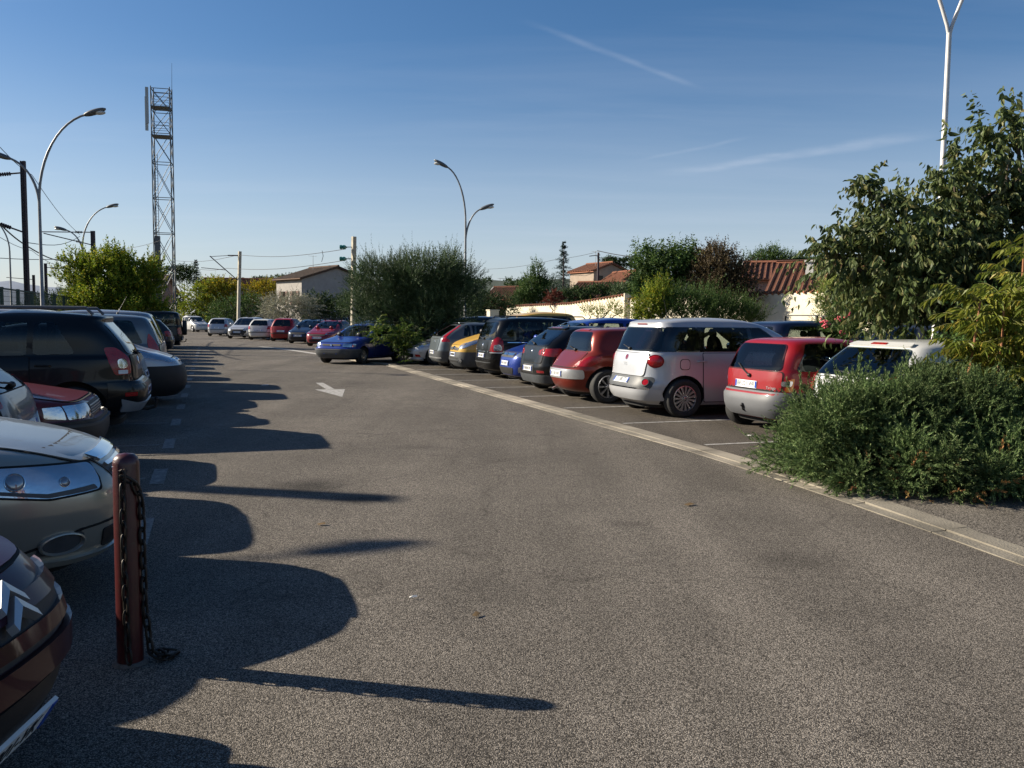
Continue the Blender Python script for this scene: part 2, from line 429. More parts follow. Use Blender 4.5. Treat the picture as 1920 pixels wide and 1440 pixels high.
def build_car(name, label, sp, pm, pos, ang, group, det=2):
    """pos: ground point under the middle of the car; ang: heading of the car's nose (radians from +x)"""
    root = empty(name, pos, ang, label, 'car', group)
    S = Shape(sp); L = sp['L']
    me = S.body_mesh(None)
    dk = CM('dwell')
    ob = link('body', me, None, [pm, dk]); cut = None
    r, xa, xb, tr = sp['wheel']               # tyre radius, front and rear axle x, half track to the outer face
    if det >= 1:
        b = MB()
        for x in (xa, xb):
            for sg in (-1, 1):
                vs = []; n = 28; Ra = r*sp.get('arch', 1.14)
                for y in (sg*(tr-.24), sg*(tr+.3)):
                    vs += [(x+Ra*math.cos(2*math.pi*j/n), y, r*1.02+Ra*math.sin(2*math.pi*j/n)) for j in range(n)]
                fs = [(j, (j+1) % n, n+(j+1) % n, n+j) for j in range(n)]+[tuple(range(n-1, -1, -1)), tuple(range(n, 2*n))]
                if sg < 0: fs = [f[::-1] for f in fs]
                b.add(vs, fs)
        cab = plain('cabin_lining', (.022, .022, .024), .9)
        def shrink(pg, k=.982):
            cx = sum(p[0] for p in pg)/len(pg); cz = sum(p[1] for p in pg)/len(pg); return [(cx+(p[0]-cx)*k, cz+(p[1]-cz)*k) for p in pg]
        def prism(bb, ring0, ring1):
            n = len(ring0); bb.add(list(ring0)+list(ring1), [(j, (j+1) % n, n+(j+1) % n, n+j) for j in range(n)]+[tuple(range(n-1, -1, -1)), tuple(range(n, 2*n))], 1)
        b0 = b
        for attempt in range(6):
            # openings for the windows: prisms cut through the cabin, with a little play so that no two faces coincide
            b = MB(); b.v = list(b0.v); b.f = [list(f) for f in b0.f]; b.m = list(b0.m); b.s = list(b0.s); ends = []; jr = random.Random(attempt*7+3)
            for it in sp['parts']:
                pg = round_poly(it[2], it[5] if len(it) > 5 else .03, 3) if it[0] in ('side_window', 'quarter_window', 'windscreen', 'rear_window') else None
                if not pg: continue
                pg = [(u+jr.uniform(-.0015, .0015), v+jr.uniform(-.0015, .0015)) for u, v in shrink(pg, {'S': .978, 'F': .984, 'R': .972}[it[1]])]
                if it[1] == 'S': prism(b, [(u, -1.31, v) for u, v in pg], [(u, 1.29, v) for u, v in pg])
                else:
                    yz = [(S.end(u, v, it[1] == 'F').y*.985, v) for u, v in pg]; e = MB(); sx = 1 if it[1] == 'F' else -1
                    prism(e, [(-.33*sx+.01, y, z) for y, z in yz], [((L/2+.6)*sx, y, z) for y, z in yz]); ends.append(e)
            if attempt == 5: b = b0; ends = []
            cuts = []
            for bb in [b]+ends:
                cm = bb.mesh('cut'); bm = bmesh.new(); bm.from_mesh(cm); bmesh.ops.recalc_face_normals(bm, faces=bm.faces); bm.to_mesh(cm); bm.free()
                cm.materials.append(dk); cm.materials.append(cab); cut = bpy.data.objects.new('cut', cm); COL.objects.link(cut); cuts.append(cut)
                md = ob.modifiers.new('opening', 'BOOLEAN'); md.operation = 'DIFFERENCE'; md.object = cut; md.solver = 'EXACT'; md.material_mode = 'TRANSFER'
            dg = bpy.context.evaluated_depsgraph_get(); dg.update()
            nm = bpy.data.meshes.new_from_object(ob.evaluated_get(dg)); nm.name = 'body'; ob.modifiers.clear()
            for cut in cuts: q = cut.data; bpy.data.objects.remove(cut); bpy.data.meshes.remove(q)
            if len(nm.polygons) > 1500 and max(abs(v.co.x) for v in nm.vertices) < L/2+.02: break
            if attempt == 5: break
            bpy.data.meshes.remove(nm)
        ob.data = nm
        bpy.data.meshes.remove(me); me = nm
        mi = [m_.name if m_ else '' for m_ in me.materials].index(dk.name)
        for p in me.polygons:
            if (p.normal.z < -.6 and p.center.z < S.z0+.06) or p.center.z < S.z0+.055: p.material_index = mi
        if ends:
            zw = min(v for it in sp['parts'] if it[0] == 'windscreen' for _, v in it[2]) if any(it[0] == 'windscreen' for it in sp['parts']) else 1.0
            fab = plain('seat_fabric', (.035, .036, .04), .95, var=.3)
            for sx in ((.02, -.86) if L > 3.6 else (-.12, -.78)):
                for sg in (1, -1):
                    e = MB(); Mt = Matrix.Rotation(R_(-12), 3, 'Y'); h = min(.30, S.z1-zw-.22)
                    e.ell((sx-.02, sg*.36, zw+h*.15), (.07, .235, h*.75), 12, 8, 0, Mt); e.ell((sx-.07, sg*.36, zw+h*.98), (.045, .125, .085), 12, 8, 0, Mt); e.bar((sx-.05, sg*.36, zw+h*.5), (sx-.07, sg*.36, zw+h*.9), .08, .02); e.build('seat', fab, root)
    me.polygons.foreach_set('use_smooth', [True]*len(me.polygons)); me.set_sharp_from_angle(angle=R_(sp.get('sharp', 38)))
    ob.parent = root
    step = .09 if det >= 2 else .16
    for it in sp['parts']:
        pn, kind, poly, mk, off = it[:5]; rad = it[5] if len(it) > 5 else .03; both = it[6] if len(it) > 6 else (kind == 'S')
        rp = round_poly(poly, rad, 4 if det >= 2 else 2) if rad else poly
        mm = pm if mk == 'paint' else CM(mk)
        if pn in sp.get('skip', ()): continue
        for sg in ((1, -1) if both else (1,)):
            q = rp if kind == 'S' or sg == 1 else [(-a, b) for a, b in rp]
            o = link(pn, patch_mesh(S, kind, q, sg, off, step), root, mm)
    ty, rm = wheel_meshes(r, sp.get('rim', 'steel'))
    for x in (xa, xb):
        for sg in (1, -1):
            w = link('wheel', ty, root); w.location = (x, sg*tr, r-.006); w.rotation_euler = (0, random.random()*0+R_(20 if x == xa and sp.get('steer') else 0)*0, 0 if sg > 0 else math.pi)
            if det >= 1: link('rim', rm, w)
    for f in sp.get('extra', []): f(root, S, pm)
    return root
# small fittings -----------------------------------------------------------
def mirrors(x, z, mk='paint'):
    def f(root, S, pm):
        for sg in (1, -1):
            P = S.side(x, z, sg); b = MB()
            b.ell((x-.01, P.y+sg*.13, z+.05), (.06, .105, .075)); b.bar((x+.01, P.y-sg*.01, z), (x, P.y+sg*.08, z+.03), .05, .035)
            o = b.build('wing_mirror', pm if mk == 'paint' else CM(mk), root)
            g = MB(); g.ell((x-.055, P.y+sg*.13, z+.05), (.018, .088, .06)); g.build('mirror_glass', CM('chrome'), o)
    return f
def handles(xs, z, mk='paint'):
    def f(root, S, pm):
        for sg in (1, -1):
            for x in xs:
                P = S.side(x, z, sg); n = S.normal('S', x, z, sg); b = MB()
                b.tube([P+Vector((-.09, 0, 0))+n*.0, P+Vector((-.07, 0, 0))+n*.03, P+Vector((.06, 0, .004))+n*.033, P+Vector((.085, 0, .004))], .013, 6)
                b.build('door_handle', pm if mk == 'paint' else CM(mk), root)
    return f
def plates(front=None, rear=None, zf=.42, zr=.6, df=0, dr=0):
    def f(root, S, pm):
        if front is not None: plate(root, S, 'F', zf, front or None, df)
        if rear is not None: plate(root, S, 'R', zr, rear or None, dr)
    return f
def wiper(z0, z1, d1=.25, kind='R'):
    def f(root, S, pm):
        b = MB(); a = S.point(kind, 0, z0, 1); na = S.normal(kind, 0, z0, 1)
        m = S.point(kind, d1*.5, (z0+z1)/2, 1)+S.normal(kind, d1*.5, (z0+z1)/2, 1)*.03; e = S.point(kind, d1, z1, 1)+S.normal(kind, d1, z1, 1)*.02
        b.ell(a+na*.02, (.03, .035, .03)); b.tube([a+na*.03, m, e], .009, 6); b.build('wiper', CM('black'), root)
    return f
def antenna(x, h=.4, lean=-.25, y=0.0):
    def f(root, S, pm):
        z = S.z1-.004; b = MB(); b.lathe([(.025, -.01), (.02, .015), (.006, .03)], c=(x, y, z), n=10)
        b.tube([(x, y, z), (x+lean*h, y, z+h)], [.005, .003], 6); b.build('antenna', CM('black'), root)
    return f
def rails(x0, x1, y, z, mk='black', lift=.05, rad=.016):
    def f(root, S, pm):
        for sg in (1, -1):
            b = MB(); b.tube([(x0, sg*y, z-.03), (x0-.08, sg*y, z+lift), (x1+.08, sg*y, z+lift), (x1, sg*y, z-.03)], rad, 8)
            b.build('roof_rail', CM(mk), root)
    return f
def crossbars(xs, y, z, lift=.12):
    def f(root, S, pm):
        for x in xs:
            b = MB(); b.bar((x, -y-.05, z+lift), (x, y+.05, z+lift), .05, .025)
            for sg in (1, -1): b.bar((x, sg*y, z-.04), (x, sg*(y-.02), z+lift), .05, .05)
            b.build('roof_bar', CM('black'), root)
    return f
def disc(pn, kind, d, z, r, mk, off=.012, ring=None, both=False):
    def f(root, S, pm):
        for sg in ((1, -1) if both else (1,)):
            P = S.point(kind, sg*d, z, 1); n = S.normal(kind, sg*d, z, 1); b = MB()
            b.lathe([(r, -.02), (r, off*.6), (r*.9, off), (.0005, off*1.15)], n=20)
            if ring: b.lathe([(r*1.18, -.02), (r*1.18, off*1.2), (r*1.02, off*1.3), (r*.98, off*.5)], n=20, mi=1)
            o = b.build(pn, [CM(mk)]+([CM(ring)] if ring else []), root); o.matrix_local = basis(P, n)
    return f
def script(pn, kind, d, z, txt, size, mk='chrome'):
    def f(root, S, pm):
        P = S.point(kind, d, z, 1); n = S.normal(kind, d, z, 1)
        o = link(pn, text_mesh(txt, size, .002), root, CM(mk)); o.matrix_local = basis(P+n*.006, n)
    return f
def towbar(x, k=1.0):
    def f(root, S, pm):
        b = MB(); b.tube([(x+.3, 0, .33), (x-.02, 0, .3), (x-.12*k, 0, .33), (x-.14*k, 0, .33+.09*k)], .022*k, 8); b.ell((x-.14*k, 0, .33+.11*k), (.03, .03, .03)); b.build('tow_bar', CM('black'), root)
    return f
def exhaust(x, y):
    def f(root, S, pm):
        b = MB(); b.tube([(x+.4, y, .24), (x, y, .23), (x-.07, y, .2)], .026, 10, caps=False); b.build('exhaust_pipe', CM('silver'), root)
    return f
# ---------------------------------------------------------------- car types
def glazing(sp, zb, zt, B=(), gaf=(.36, .30), gar=(.42, .30), wb=.80, wt=.80, rb=.80, rt=.76, zr=None, ws=True, rear=True, side=True, zw=None, rise=0.0, doors=True, sill=.26, rr=.06, arch_f=None, arch_r=None, kick=0.0, gof=.0055):
    """windscreen, rear window, side windows and doors from belt height zb to zt"""
    S = Shape(sp); p = sp['parts']
    zw = zw or zb; zr = zr or zb+.02
    if ws:
        d0 = S.hw_(zw)*wb; d1 = S.hw_(zt)*wt; zm = (zw+zt)/2
        p.append(('windscreen', 'F', [(-d0, zw), (d0, zw), (d1, zt), (-d1, zt)], 'glass', gof, .06))
    if rear:
        d0 = S.hw_(zr)*rb; d1 = S.hw_(zt)*rt
        p.append(('rear_window', 'R', [(-d0, zr), (d0, zr), (d1, zt-.01), (-d1, zt-.01)], 'glass', gof, .07))
    fb, ft = float(S.xf_(zb))-gaf[0], float(S.xf_(zt))-gaf[1]
    rb_, rt_ = float(S.xr_(zb+rise))+gar[0], float(S.xr_(zt))+gar[1]
    line = lambda x: zb+rise*(fb-x)/(fb-rb_)
    if side:
        xs = [None]+list(B)+[None]
        for i in range(len(xs)-1):
            f0, f1 = (fb, ft) if xs[i] is None else (xs[i]-.035, xs[i]-.06)
            r0, r1 = (rb_, rt_) if xs[i+1] is None else (xs[i+1]+.035, xs[i+1]+.01)
            if xs[i] is None: f1 = max(f1, r1+.16)
            if xs[i+1] is None: r1 = min(r1, f1-.14); r0 = min(r0, f0-.2)
            nm = 'quarter_window' if i == 2 else 'side_window'
            p.append((nm, 'S', [(f0, line(f0)), (f1, zt), (r1, zt-kick*(xs[i+1] is None)), (r0, line(r0))], 'glass', gof, .03 if xs[i+1] is not None else rr))
    if doors:
        nd = min(2, max(1, len(B)))
        edges = [fb-.02]+[b for b in B][:nd]
        if len(B) < 2: edges = edges[:2] if len(B) else [fb-.02, fb-1.05]
        ends = list(edges)
        rx = sp['wheel'][2]+sp['wheel'][0]*1.14
        zd = zb-.025
        for i in range(len(ends)-1):
            a, b = ends[i]-.004, ends[i+1]+.004
            if i+1 < len(ends)-1 or len(ends) == 2 or True:
                lowb = max(b, rx+.02) if i == len(ends)-2 and b < rx else b
                za, zc = line(a)-.025, line(b)-.025
                pg = [(a, sill), (a, za), (b, zc), (b, sill+(.28 if lowb > b+.01 else 0))]+([(lowb, sill)] if lowb > b+.01 else [])
                gp = [(a+.012, sill-.012), (a+.012, za+.01), (b-.012, zc+.01), (b-.012, sill+(.28 if lowb > b+.01 else -.012))]+([(lowb-.012, sill-.012)] if lowb > b+.01 else [])
                p.append(('door_gap', 'S', gp, 'seam', .0045, .03)); p.append(('door', 'S', pg, 'paint', .0075, .03))
    return sp
def base(L, W, H, F, R, Wd, NF=None, NR=None, wheel=None, rim='steel', **kw):
    sp = dict(L=L, F=F, R=R, W=Wd, wheel=wheel or (.31, L/2-.82, -L/2+.72, W/2-.02), rim=rim, parts=[], extra=[], **kw)
    sp['NF'] = NF or [(.1, 4.2), (.6, 4.6), (.85, 5.5), (1.0, 7), (H*.93, 7), (H, 3.2)]
    sp['NR'] = NR or [(.1, 5), (.6, 6), (.9, 7), (H*.93, 7.5), (H, 3.2)]
    return sp
def widths(W, H, zb, top=.74, sill=.2):
    h = W/2
    return [(.15, h*.80), (sill, h*.90), (.36, h*.97), (.58, h), (.8, h*.985), (zb-.02, h*.955), (zb+.03, h*.925), ((zb+H)/2, h*(top+.105)), (H-.105, h*top), (H-.06, h*(top-.055)), (H-.03, h*(top-.17)), (H-.01, h*(top-.36)), (H, h*.1)]
def close(F, R, L, H, x):
    """roof line: both profiles meet at height H, x metres back from the nose"""
    return F+[(H, x)], R+[(H, L-x-.02)]
def hatch(L=4.0, W=1.72, H=1.46, zb=.95, dw=1.05, nose=.72, rim='steel', rearlean=1.0, r=.305, **kw):
    q = rearlean; zt = H-.09
    F = [(.15, .22), (.22, .06), (.40, 0), (.52, .02), (nose-.08, .07), (nose, .17), (nose+.07, .42), (nose+.14, .75), (zb, dw), (zb+.03, dw+.07), (zb+.16, dw+.33), (zt-.06, dw+.80), (zt, dw+.98), (H-.04, dw+1.25), (H-.012, dw+1.7)]
    R = [(.17, .25), (.24, .06), (.40, .01), (.52, 0), (.66, .03), (.85, .08), (zb, .12), (zb+.12, .12+.09*q), (zt-.1, .12+.28*q), (zt, .12+.38*q), (H-.05, .12+.46*q), (H-.02, .75), (H-.006, 1.1)]
    F, R = close(F, R, L, H, 2.35)
    sp = base(L, W, H, F, R, widths(W, H, zb), rim=rim, wheel=(r, L/2-.80, -L/2+.66, W/2-.02), **kw)
    sp['zb'] = zb; sp['zt'] = zt
    return sp
def head_tail(sp, zh=.70, zt=.82, hw=(.42, .74), tw=(.56, .80), hh=.16, th=.2, hk='clear', tk='red', W=1.72):
    S = Shape(sp); a, b = hw; e = S.hw_(zh)
    sp['parts'].append(('headlight', 'F', [(a, zh-hh*.45), (b+.12, zh-.02), (b+.2, zh+hh*.55), (a+.05, zh+hh*.3)], hk, .009, .04, True))
    sp['parts'].append(('tail_light', 'R', [(tw[0], zt-th/2), (tw[1]+.12, zt-th/2), (tw[1]+.1, zt+th/2), (tw[0]+.06, zt+th/2)], tk, .009, .05, True))
    return sp
def tailgate(sp, z0, z1, d0, d1):
    sp['parts'].append(('tailgate_gap', 'R', [(-d0-.014, z0-.014), (d0+.014, z0-.014), (d1+.014, z1+.01), (-d1-.014, z1+.01)], 'seam', .0045, .06))
    sp['parts'].append(('tailgate', 'R', [(-d0, z0), (d0, z0), (d1, z1), (-d1, z1)], 'paint', .0075, .06))
def bonnet(sp, d0, z0, d1, z1):
    sp['parts'].append(('bonnet_gap', 'F', [(-d0-.012, z0-.008), (d0+.012, z0-.008), (d1+.012, z1), (-d1-.012, z1)], 'seam', .0045, .08))
    sp['parts'].append(('bonnet', 'F', [(-d0, z0), (d0, z0), (d1, z1), (-d1, z1)], 'paint', .0075, .08))
P_ = lambda sp, *a: sp['parts'].append(a)
def quad_(a, z0, b, z1): return [(-a, z0), (a, z0), (b, z1), (-b, z1)]
# silver tall five-door with oval lamps and a black bumper band
def sp_oval():
    L, W, H = 4.15, 1.79, 1.66
    F = [(.18, .22), (.28, .05), (.45, 0), (.7, .06), (.85, .2), (.95, .5), (1.04, .85), (1.2, 1.08), (1.4, 1.42), (1.53, 1.72), (1.6, 2.0), (1.64, 2.3)]
    R = [(.2, .24), (.28, .07), (.42, .0), (.54, .01), (.6, .05), (.68, .07), (.9, .10), (1.05, .15), (1.25, .26), (1.45, .37), (1.53, .40), (1.565, .40), (1.60, .52), (1.63, .8), (1.65, 1.3)]
    F, R = close(F, R, L, H, 2.6)
    sp = base(L, W, H, F, R, widths(W, H, 1.06, .78), rim='many', wheel=(.325, L/2-.87, -L/2+.74, W/2-.02), NR=[(.1, 4.0), (.6, 4.6), (1.0, 5), (1.3, 6), (1.56, 6.5), (1.66, 3.2)])
    P_(sp, 'pillar_trim', 'S', [(-1.47, 1.085), (-1.20, 1.49), (-1.60, 1.49), (-1.84, 1.085)], 'gloss', .0095, .03)
    for x in (-.05, -1.0): P_(sp, 'pillar_trim', 'S', [(x+.045, 1.085), (x+.03, 1.49), (x-.07, 1.49), (x-.045, 1.085)], 'gloss', .0095, 0)
    glazing(sp, 1.085, 1.49, B=(-.05, -1.0), rise=.0, gar=(.42, .46), rb=.95, rt=.95, zr=1.085, gof=.012)
    tailgate(sp, .68, 1.05, .58, .63)
    P_(sp, 'rear_bumper', 'R', quad_(.93, .28, .95, .475), 'paint', .012, .05)
    P_(sp, 'bumper_insert', 'R', quad_(.79, .475, .80, .67), 'dgrey', .007, .085)
    P_(sp, 'bumper_lip', 'R', quad_(.74, .465, .74, .485), 'chrome', .016, .0)
    P_(sp, 'brake_light', 'R', quad_(.17, 1.528, .16, 1.548), 'dred', .012, .005)
    for sg in (1, -1): sp['extra'].append(lambda root, S, pm, sg=sg: lamp_oval(root, S, sg*.76, .93))
    sp['extra'] += [disc('reflector', 'R', .655, .575, .058, 'red', .02, 'dgrey', True), plates(rear='EF 388 TD', zr=.585, dr=.03), wiper(1.11, 1.17, .3),
        handles((-.12, -1.02), .93), mirrors(.75, 1.08), disc('emblem', 'R', 0, .975, .042, 'dred', .01, 'chrome'), script('lettering', 'R', 0.0, .86, '500L', .075, 'silver'), antenna(-1.2, .35)]
    head_tail(sp, zh=.82, hh=.14); sp['parts'] = [q for q in sp['parts'] if q[0] != 'tail_light']
    P_(sp, 'flap_gap', 'S', round_poly([(-1.242, .79), (-1.242, .97), (-1.418, .97), (-1.418, .79)], .06), 'seam', .0045, 0)
    P_(sp, 'fuel_flap', 'S', round_poly([(-1.25, .80), (-1.25, .96), (-1.41, .96), (-1.41, .80)], .06), 'paint', .007, 0)
    return sp
def lamp_oval(root, S, d, z):
    P = S.point('R', d, z, 1); n = S.normal('R', d, z, 1); M = basis(P, n); b = MB()
    b.ell((0, 0, -.01), (.135, .105, .045), 22, 12); o = b.build('tail_light', CM('red'), root); o.matrix_local = M
    q = MB(); q.lathe([(.142, -.02), (.142, .004), (.133, .01), (.128, .0)], n=28); g = q.build('lamp_rim', CM('dred'), o); g.scale = (1, .78, 1)
# copper red hatch with stepped tail
def sp_step():
    L, W, H = 4.2, 1.78, 1.46
    F = [(.15, .22), (.22, .06), (.40, 0), (.6, .06), (.7, .2), (.8, .55), (.9, .95), (.95, 1.1), (1.1, 1.38), (1.3, 1.85), (1.38, 2.1), (1.43, 2.5)]
    R = [(.18, .3), (.25, .12), (.36, .04), (.5, 0), (.62, .01), (.655, .05), (.72, .12), (.80, .21), (.88, .30), (.94, .37), (.98, .41), (1.1, .45), (1.25, .50), (1.33, .54), (1.38, .59), (1.41, .66), (1.43, .85), (1.45, 1.3)]
    F, R = close(F, R, L, H, 2.6)
    sp = base(L, W, H, F, R, widths(W, H, .95, .73), rim='eight', wheel=(.33, L/2-.87, -L/2+.72, W/2-.015), NR=[(.1, 3.2), (.5, 3.4), (.7, 4), (.95, 7), (1.35, 7), (1.46, 3.2)])
    glazing(sp, .95, 1.37, B=(-.25,), gar=(.95, 1.10), zr=.985, rb=.80, rt=.76, wb=.86, rr=.18, rise=.03)
    P_(sp, 'tailgate_gap', 'R', quad_(.585, .665, .60, .975), 'seam', .0045, .05)
    P_(sp, 'tailgate', 'R', quad_(.572, .677, .59, .968), 'paint', .0075, .05)
    P_(sp, 'bumper_strip', 'R', quad_(.80, .46, .80, .635), 'silver', .012, .06)
    P_(sp, 'tail_light', 'R', [(.50, .70), (.86, .70), (1.0, .80), (.98, .90), (.74, .90), (.58, .80)], 'red', .009, .03, True)
    P_(sp, 'brake_light', 'R', quad_(.22, 1.385, .2, 1.41), 'red', .01, .01)
    sp['extra'] += [plates(rear='', zr=.545, dr=.0), antenna(.1, .3, -.4), exhaust(-1.92, .45), disc('emblem', 'R', 0, .90, .035, 'chrome', .006), mirrors(.75, .98), handles((-.1,), .83), wiper(1.0, 1.06, .3)]
    head_tail(sp); sp['parts'] = [q for q in sp['parts'] if not (q[0] == 'tail_light' and q[4] == .009 and q[5] == .05)]
    return sp
# small red upright hatch with grey bumpers
def sp_small():
    L, W, H = 3.43, 1.63, 1.42
    F = [(.18, .2), (.26, .05), (.42, 0), (.6, .03), (.7, .12), (.8, .35), (.9, .62), (.97, .8), (1.1, 1.0), (1.27, 1.38), (1.35, 1.65), (1.395, 2.0)]
    R = [(.2, .2), (.27, .06), (.4, 0), (.55, .005), (.605, .03), (.62, .07), (.75, .085), (.92, .11), (1.05, .17), (1.2, .25), (1.33, .33), (1.365, .38), (1.39, .48), (1.41, .9)]
    F, R = close(F, R, L, H, 2.1)
    sp = base(L, W, H, F, R, widths(W, H, .93, .79), rim='steel', wheel=(.275, L/2-.6, -L/2+.48, W/2-.02), NR=[(.1, 5), (.55, 5.5), (.9, 7), (1.3, 8), (1.42, 3.2)])
    glazing(sp, .93, 1.33, B=(-.45,), gar=(.22, .2), zr=.935, rb=.84, rt=.86, sill=.3)
    tailgate(sp, .63, .92, .66, .67)
    P_(sp, 'rear_bumper', 'R', quad_(1.15, .25, 1.17, .615), 'grey', .018, .05)
    P_(sp, 'front_bumper', 'F', quad_(1.1, .25, 1.1, .55), 'grey', .018, .05)
    P_(sp, 'tail_light', 'R', [(.715, .64), (.82, .64), (.84, .84), (.735, .80)], 'amber', .006, .02, True)
    P_(sp, 'tail_light_cap', 'R', [(.66, .72), (.80, .72), (.82, .80), (.66, .79)], 'clear', .012, .03, True)
    sp['extra'] += [plates(rear='BP-321-WR', zr=.71, dr=.06), wiper(.84, 1.0, .34), towbar(-1.66, .6), handles((-.35,), .82, 'black'), mirrors(.55, .96, 'black'), script('lettering', 'R', -.5, .685, 'Twingo', .06, 'silver'),        ]
    return sp
# white three-door with wide rear window
def sp_white():
    sp = hatch(4.03, 1.74, 1.47, zb=.97, rim='five', rearlean=1.15)
    glazing(sp, .97, 1.37, B=(-.3,), gar=(.62, .55), zr=1.0, rb=.90, rt=.88, rr=.14, rise=.07)
    tailgate(sp, .6, .97, .6, .68); head_tail(sp, zt=.88, th=.3)
    P_(sp, 'rear_spoiler', 'R', quad_(.52, 1.375, .48, 1.415), 'paint', .028, .02)
    P_(sp, 'brake_light', 'R', quad_(.13, 1.385, .12, 1.403), 'red', .034, .005)
    sp['extra'] += [plates(rear='', zr=.62), mirrors(.7, 1.0), handles((-.15,), .86), wiper(1.02, 1.05, .3)]
    return sp
# black sporty hatch, wide lamps
def sp_sport():
    sp = hatch(4.35, 1.80, 1.46, zb=.99, rim='five', rearlean=1.35, dw=1.2, r=.32)
    glazing(sp, .99, 1.37, B=(-.15, -1.0), gar=(.62, .65), zr=1.03, rb=.84, rt=.80, rr=.12, rise=.08)
    tailgate(sp, .66, 1.0, .62, .66); head_tail(sp)
    sp['parts'] = [q for q in sp['parts'] if q[0] != 'tail_light']
    P_(sp, 'tail_light', 'R', [(.44, .84), (.92, .80), (1.08, .90), (1.02, .98), (.60, .97), (.44, .92)], 'red', .008, .04, True)
    P_(sp, 'rear_diffuser', 'R', quad_(.86, .24, .88, .40), 'dgrey', .018, .05)
    P_(sp, 'plate_recess', 'R', quad_(.34, .44, .30, .62), 'black', .0055, .03)
    P_(sp, 'reflector', 'R', [(.5, .45), (.72, .45), (.72, .5), (.5, .5)], 'dred', .006, .01, True)
    P_(sp, 'rear_spoiler', 'R', quad_(.52, 1.375, .48, 1.418), 'paint', .03, .02)
    P_(sp, 'brake_light', 'R', quad_(.3, 1.385, .28, 1.403), 'dred', .036, .005)
    sp['extra'] += [plates(rear='', zr=.53), antenna(-1.2, .4, -.3), disc('emblem', 'R', 0, .90, .045, 'chrome', .01), mirrors(.7, 1.0), handles((-.2,), .88), wiper(1.05, 1.1, .35)]
    return sp
# compact people carrier, L about 4.05, seen from the nose
def sp_mpv(L=4.05, H=1.66, W=1.72, zb=1.03, **kw):
    F = [(.17, .2), (.25, .05), (.42, 0), (.62, .03), (.76, .12), (.84, .3), (.94, .65), (1.03, .95), (1.08, 1.03), (1.25, 1.28), (1.45, 1.65), (1.55, 1.92), (1.61, 2.25), (1.64, 2.6)]
    R = [(.2, .22), (.27, .05), (.45, 0), (.6, .02), (.9, .06), (1.05, .10), (1.3, .20), (1.5, .30), (1.57, .36), (1.61, .5), (1.64, .9)]
    k = H/1.66; F = [(a*k if a > .5 else a, b) for a, b in F]; R = [(a*k if a > .5 else a, b) for a, b in R]
    F, R = close(F, R, L, H, L*.68)
    sp = base(L, W, H, F, R, widths(W, H, zb, .80), rim=kw.get('rim', 'steel'), wheel=(.315, L/2-.84, -L/2+.7, W/2-.02))
    sp['zb'] = zb; sp['zt'] = H-.14
    return sp
def sp_mpv_nose():
    sp = sp_mpv()
    glazing(sp, 1.04, 1.52, B=(.15, -.85), gar=(.3, .25), zw=1.06, rise=.02)
    bonnet(sp, .66, .80, .72, 1.02)
    P_(sp, 'headlight', 'F', [(.50, .70), (.80, .66), (1.06, .80), (1.12, .94), (.84, .92), (.58, .80)], 'clear', .007, .04, True)
    P_(sp, 'grille', 'F', quad_(.44, .66, .48, .775), 'black', .0075, .04)
    P_(sp, 'grille_bar', 'F', quad_(.43, .705, .45, .755), 'chrome', .022, .02)
    P_(sp, 'lower_grille', 'F', quad_(.42, .26, .50, .42), 'black', .0075, .06)
    P_(sp, 'fog_light_surround', 'F', [(.62, .30), (.82, .32), (.86, .46), (.66, .44)], 'silver', .006, .03, True)
    P_(sp, 'tail_light', 'R', [(.66, .8), (.84, .8), (.84, 1.2), (.72, 1.15)], 'red', .009, .04, True)
    sp['extra'] += [plates(front='', zf=.52), mirrors(.9, 1.08), handles((-.0, -.95), .93), disc('emblem', 'F', 0, .73, .05, 'chrome', .03), antenna(-1.3, .35, -.3), wiper(1.06, 1.1, .45, 'F')]
    return sp
# black seven-seater, tall lamps
def sp_van_rear():
    sp = sp_mpv(4.45, 1.66, 1.80, 1.02, rim='five'); zb = 1.02
    glazing(sp, 1.02, 1.52, B=(.25, -.75, -1.45), gar=(.18, .26), zr=1.03, rb=.86, rt=.82)
    tailgate(sp, .56, 1.01, .66, .70)
    P_(sp, 'tail_light', 'R', [(.60, .72), (.98, .70), (1.02, .86), (.94, 1.04), (.78, 1.13), (.67, 1.05)], 'red', .008, .05, True)
    P_(sp, 'tail_light_lens', 'R', [(.74, .75), (.95, .75), (.97, .84), (.90, .92), (.74, .90)], 'clear', .014, .03, True)
    P_(sp, 'chrome_strip', 'R', quad_(.66, .70, .66, .735), 'chrome', .014, .01)
    P_(sp, 'chrome_strip', 'R', [(.62, .685), (1.06, .68), (1.06, .715), (.62, .72)], 'silver', .014, .01, True)
    P_(sp, 'rear_bumper', 'R', quad_(.98, .27, 1.0, .52), 'paint', .016, .05)
    P_(sp, 'bumper_strip', 'R', quad_(.66, .425, .66, .44), 'dgrey', .02, .0)
    P_(sp, 'side_moulding', 'S', [(.9, .965), (.9, .985), (-1.75, .985), (-1.75, .965)], 'chrome', .006, 0)
    sp['extra'] += [plates(rear='', zr=.61), wiper(1.06, 1.1, .4), antenna(-1.5, .12, -.6), disc('emblem', 'R', 0, .88, .06, 'chrome', .012), mirrors(.95, 1.06), handles((.1, -.9), .9), rails(.6, -1.7, .6, 1.64, 'black', .035)]
    head_tail(sp, zh=.82); sp['parts'] = [q for q in sp['parts'] if not (q[0] == 'tail_light' and q[5] == .05 and len(q[2]) == 4)]
    return sp
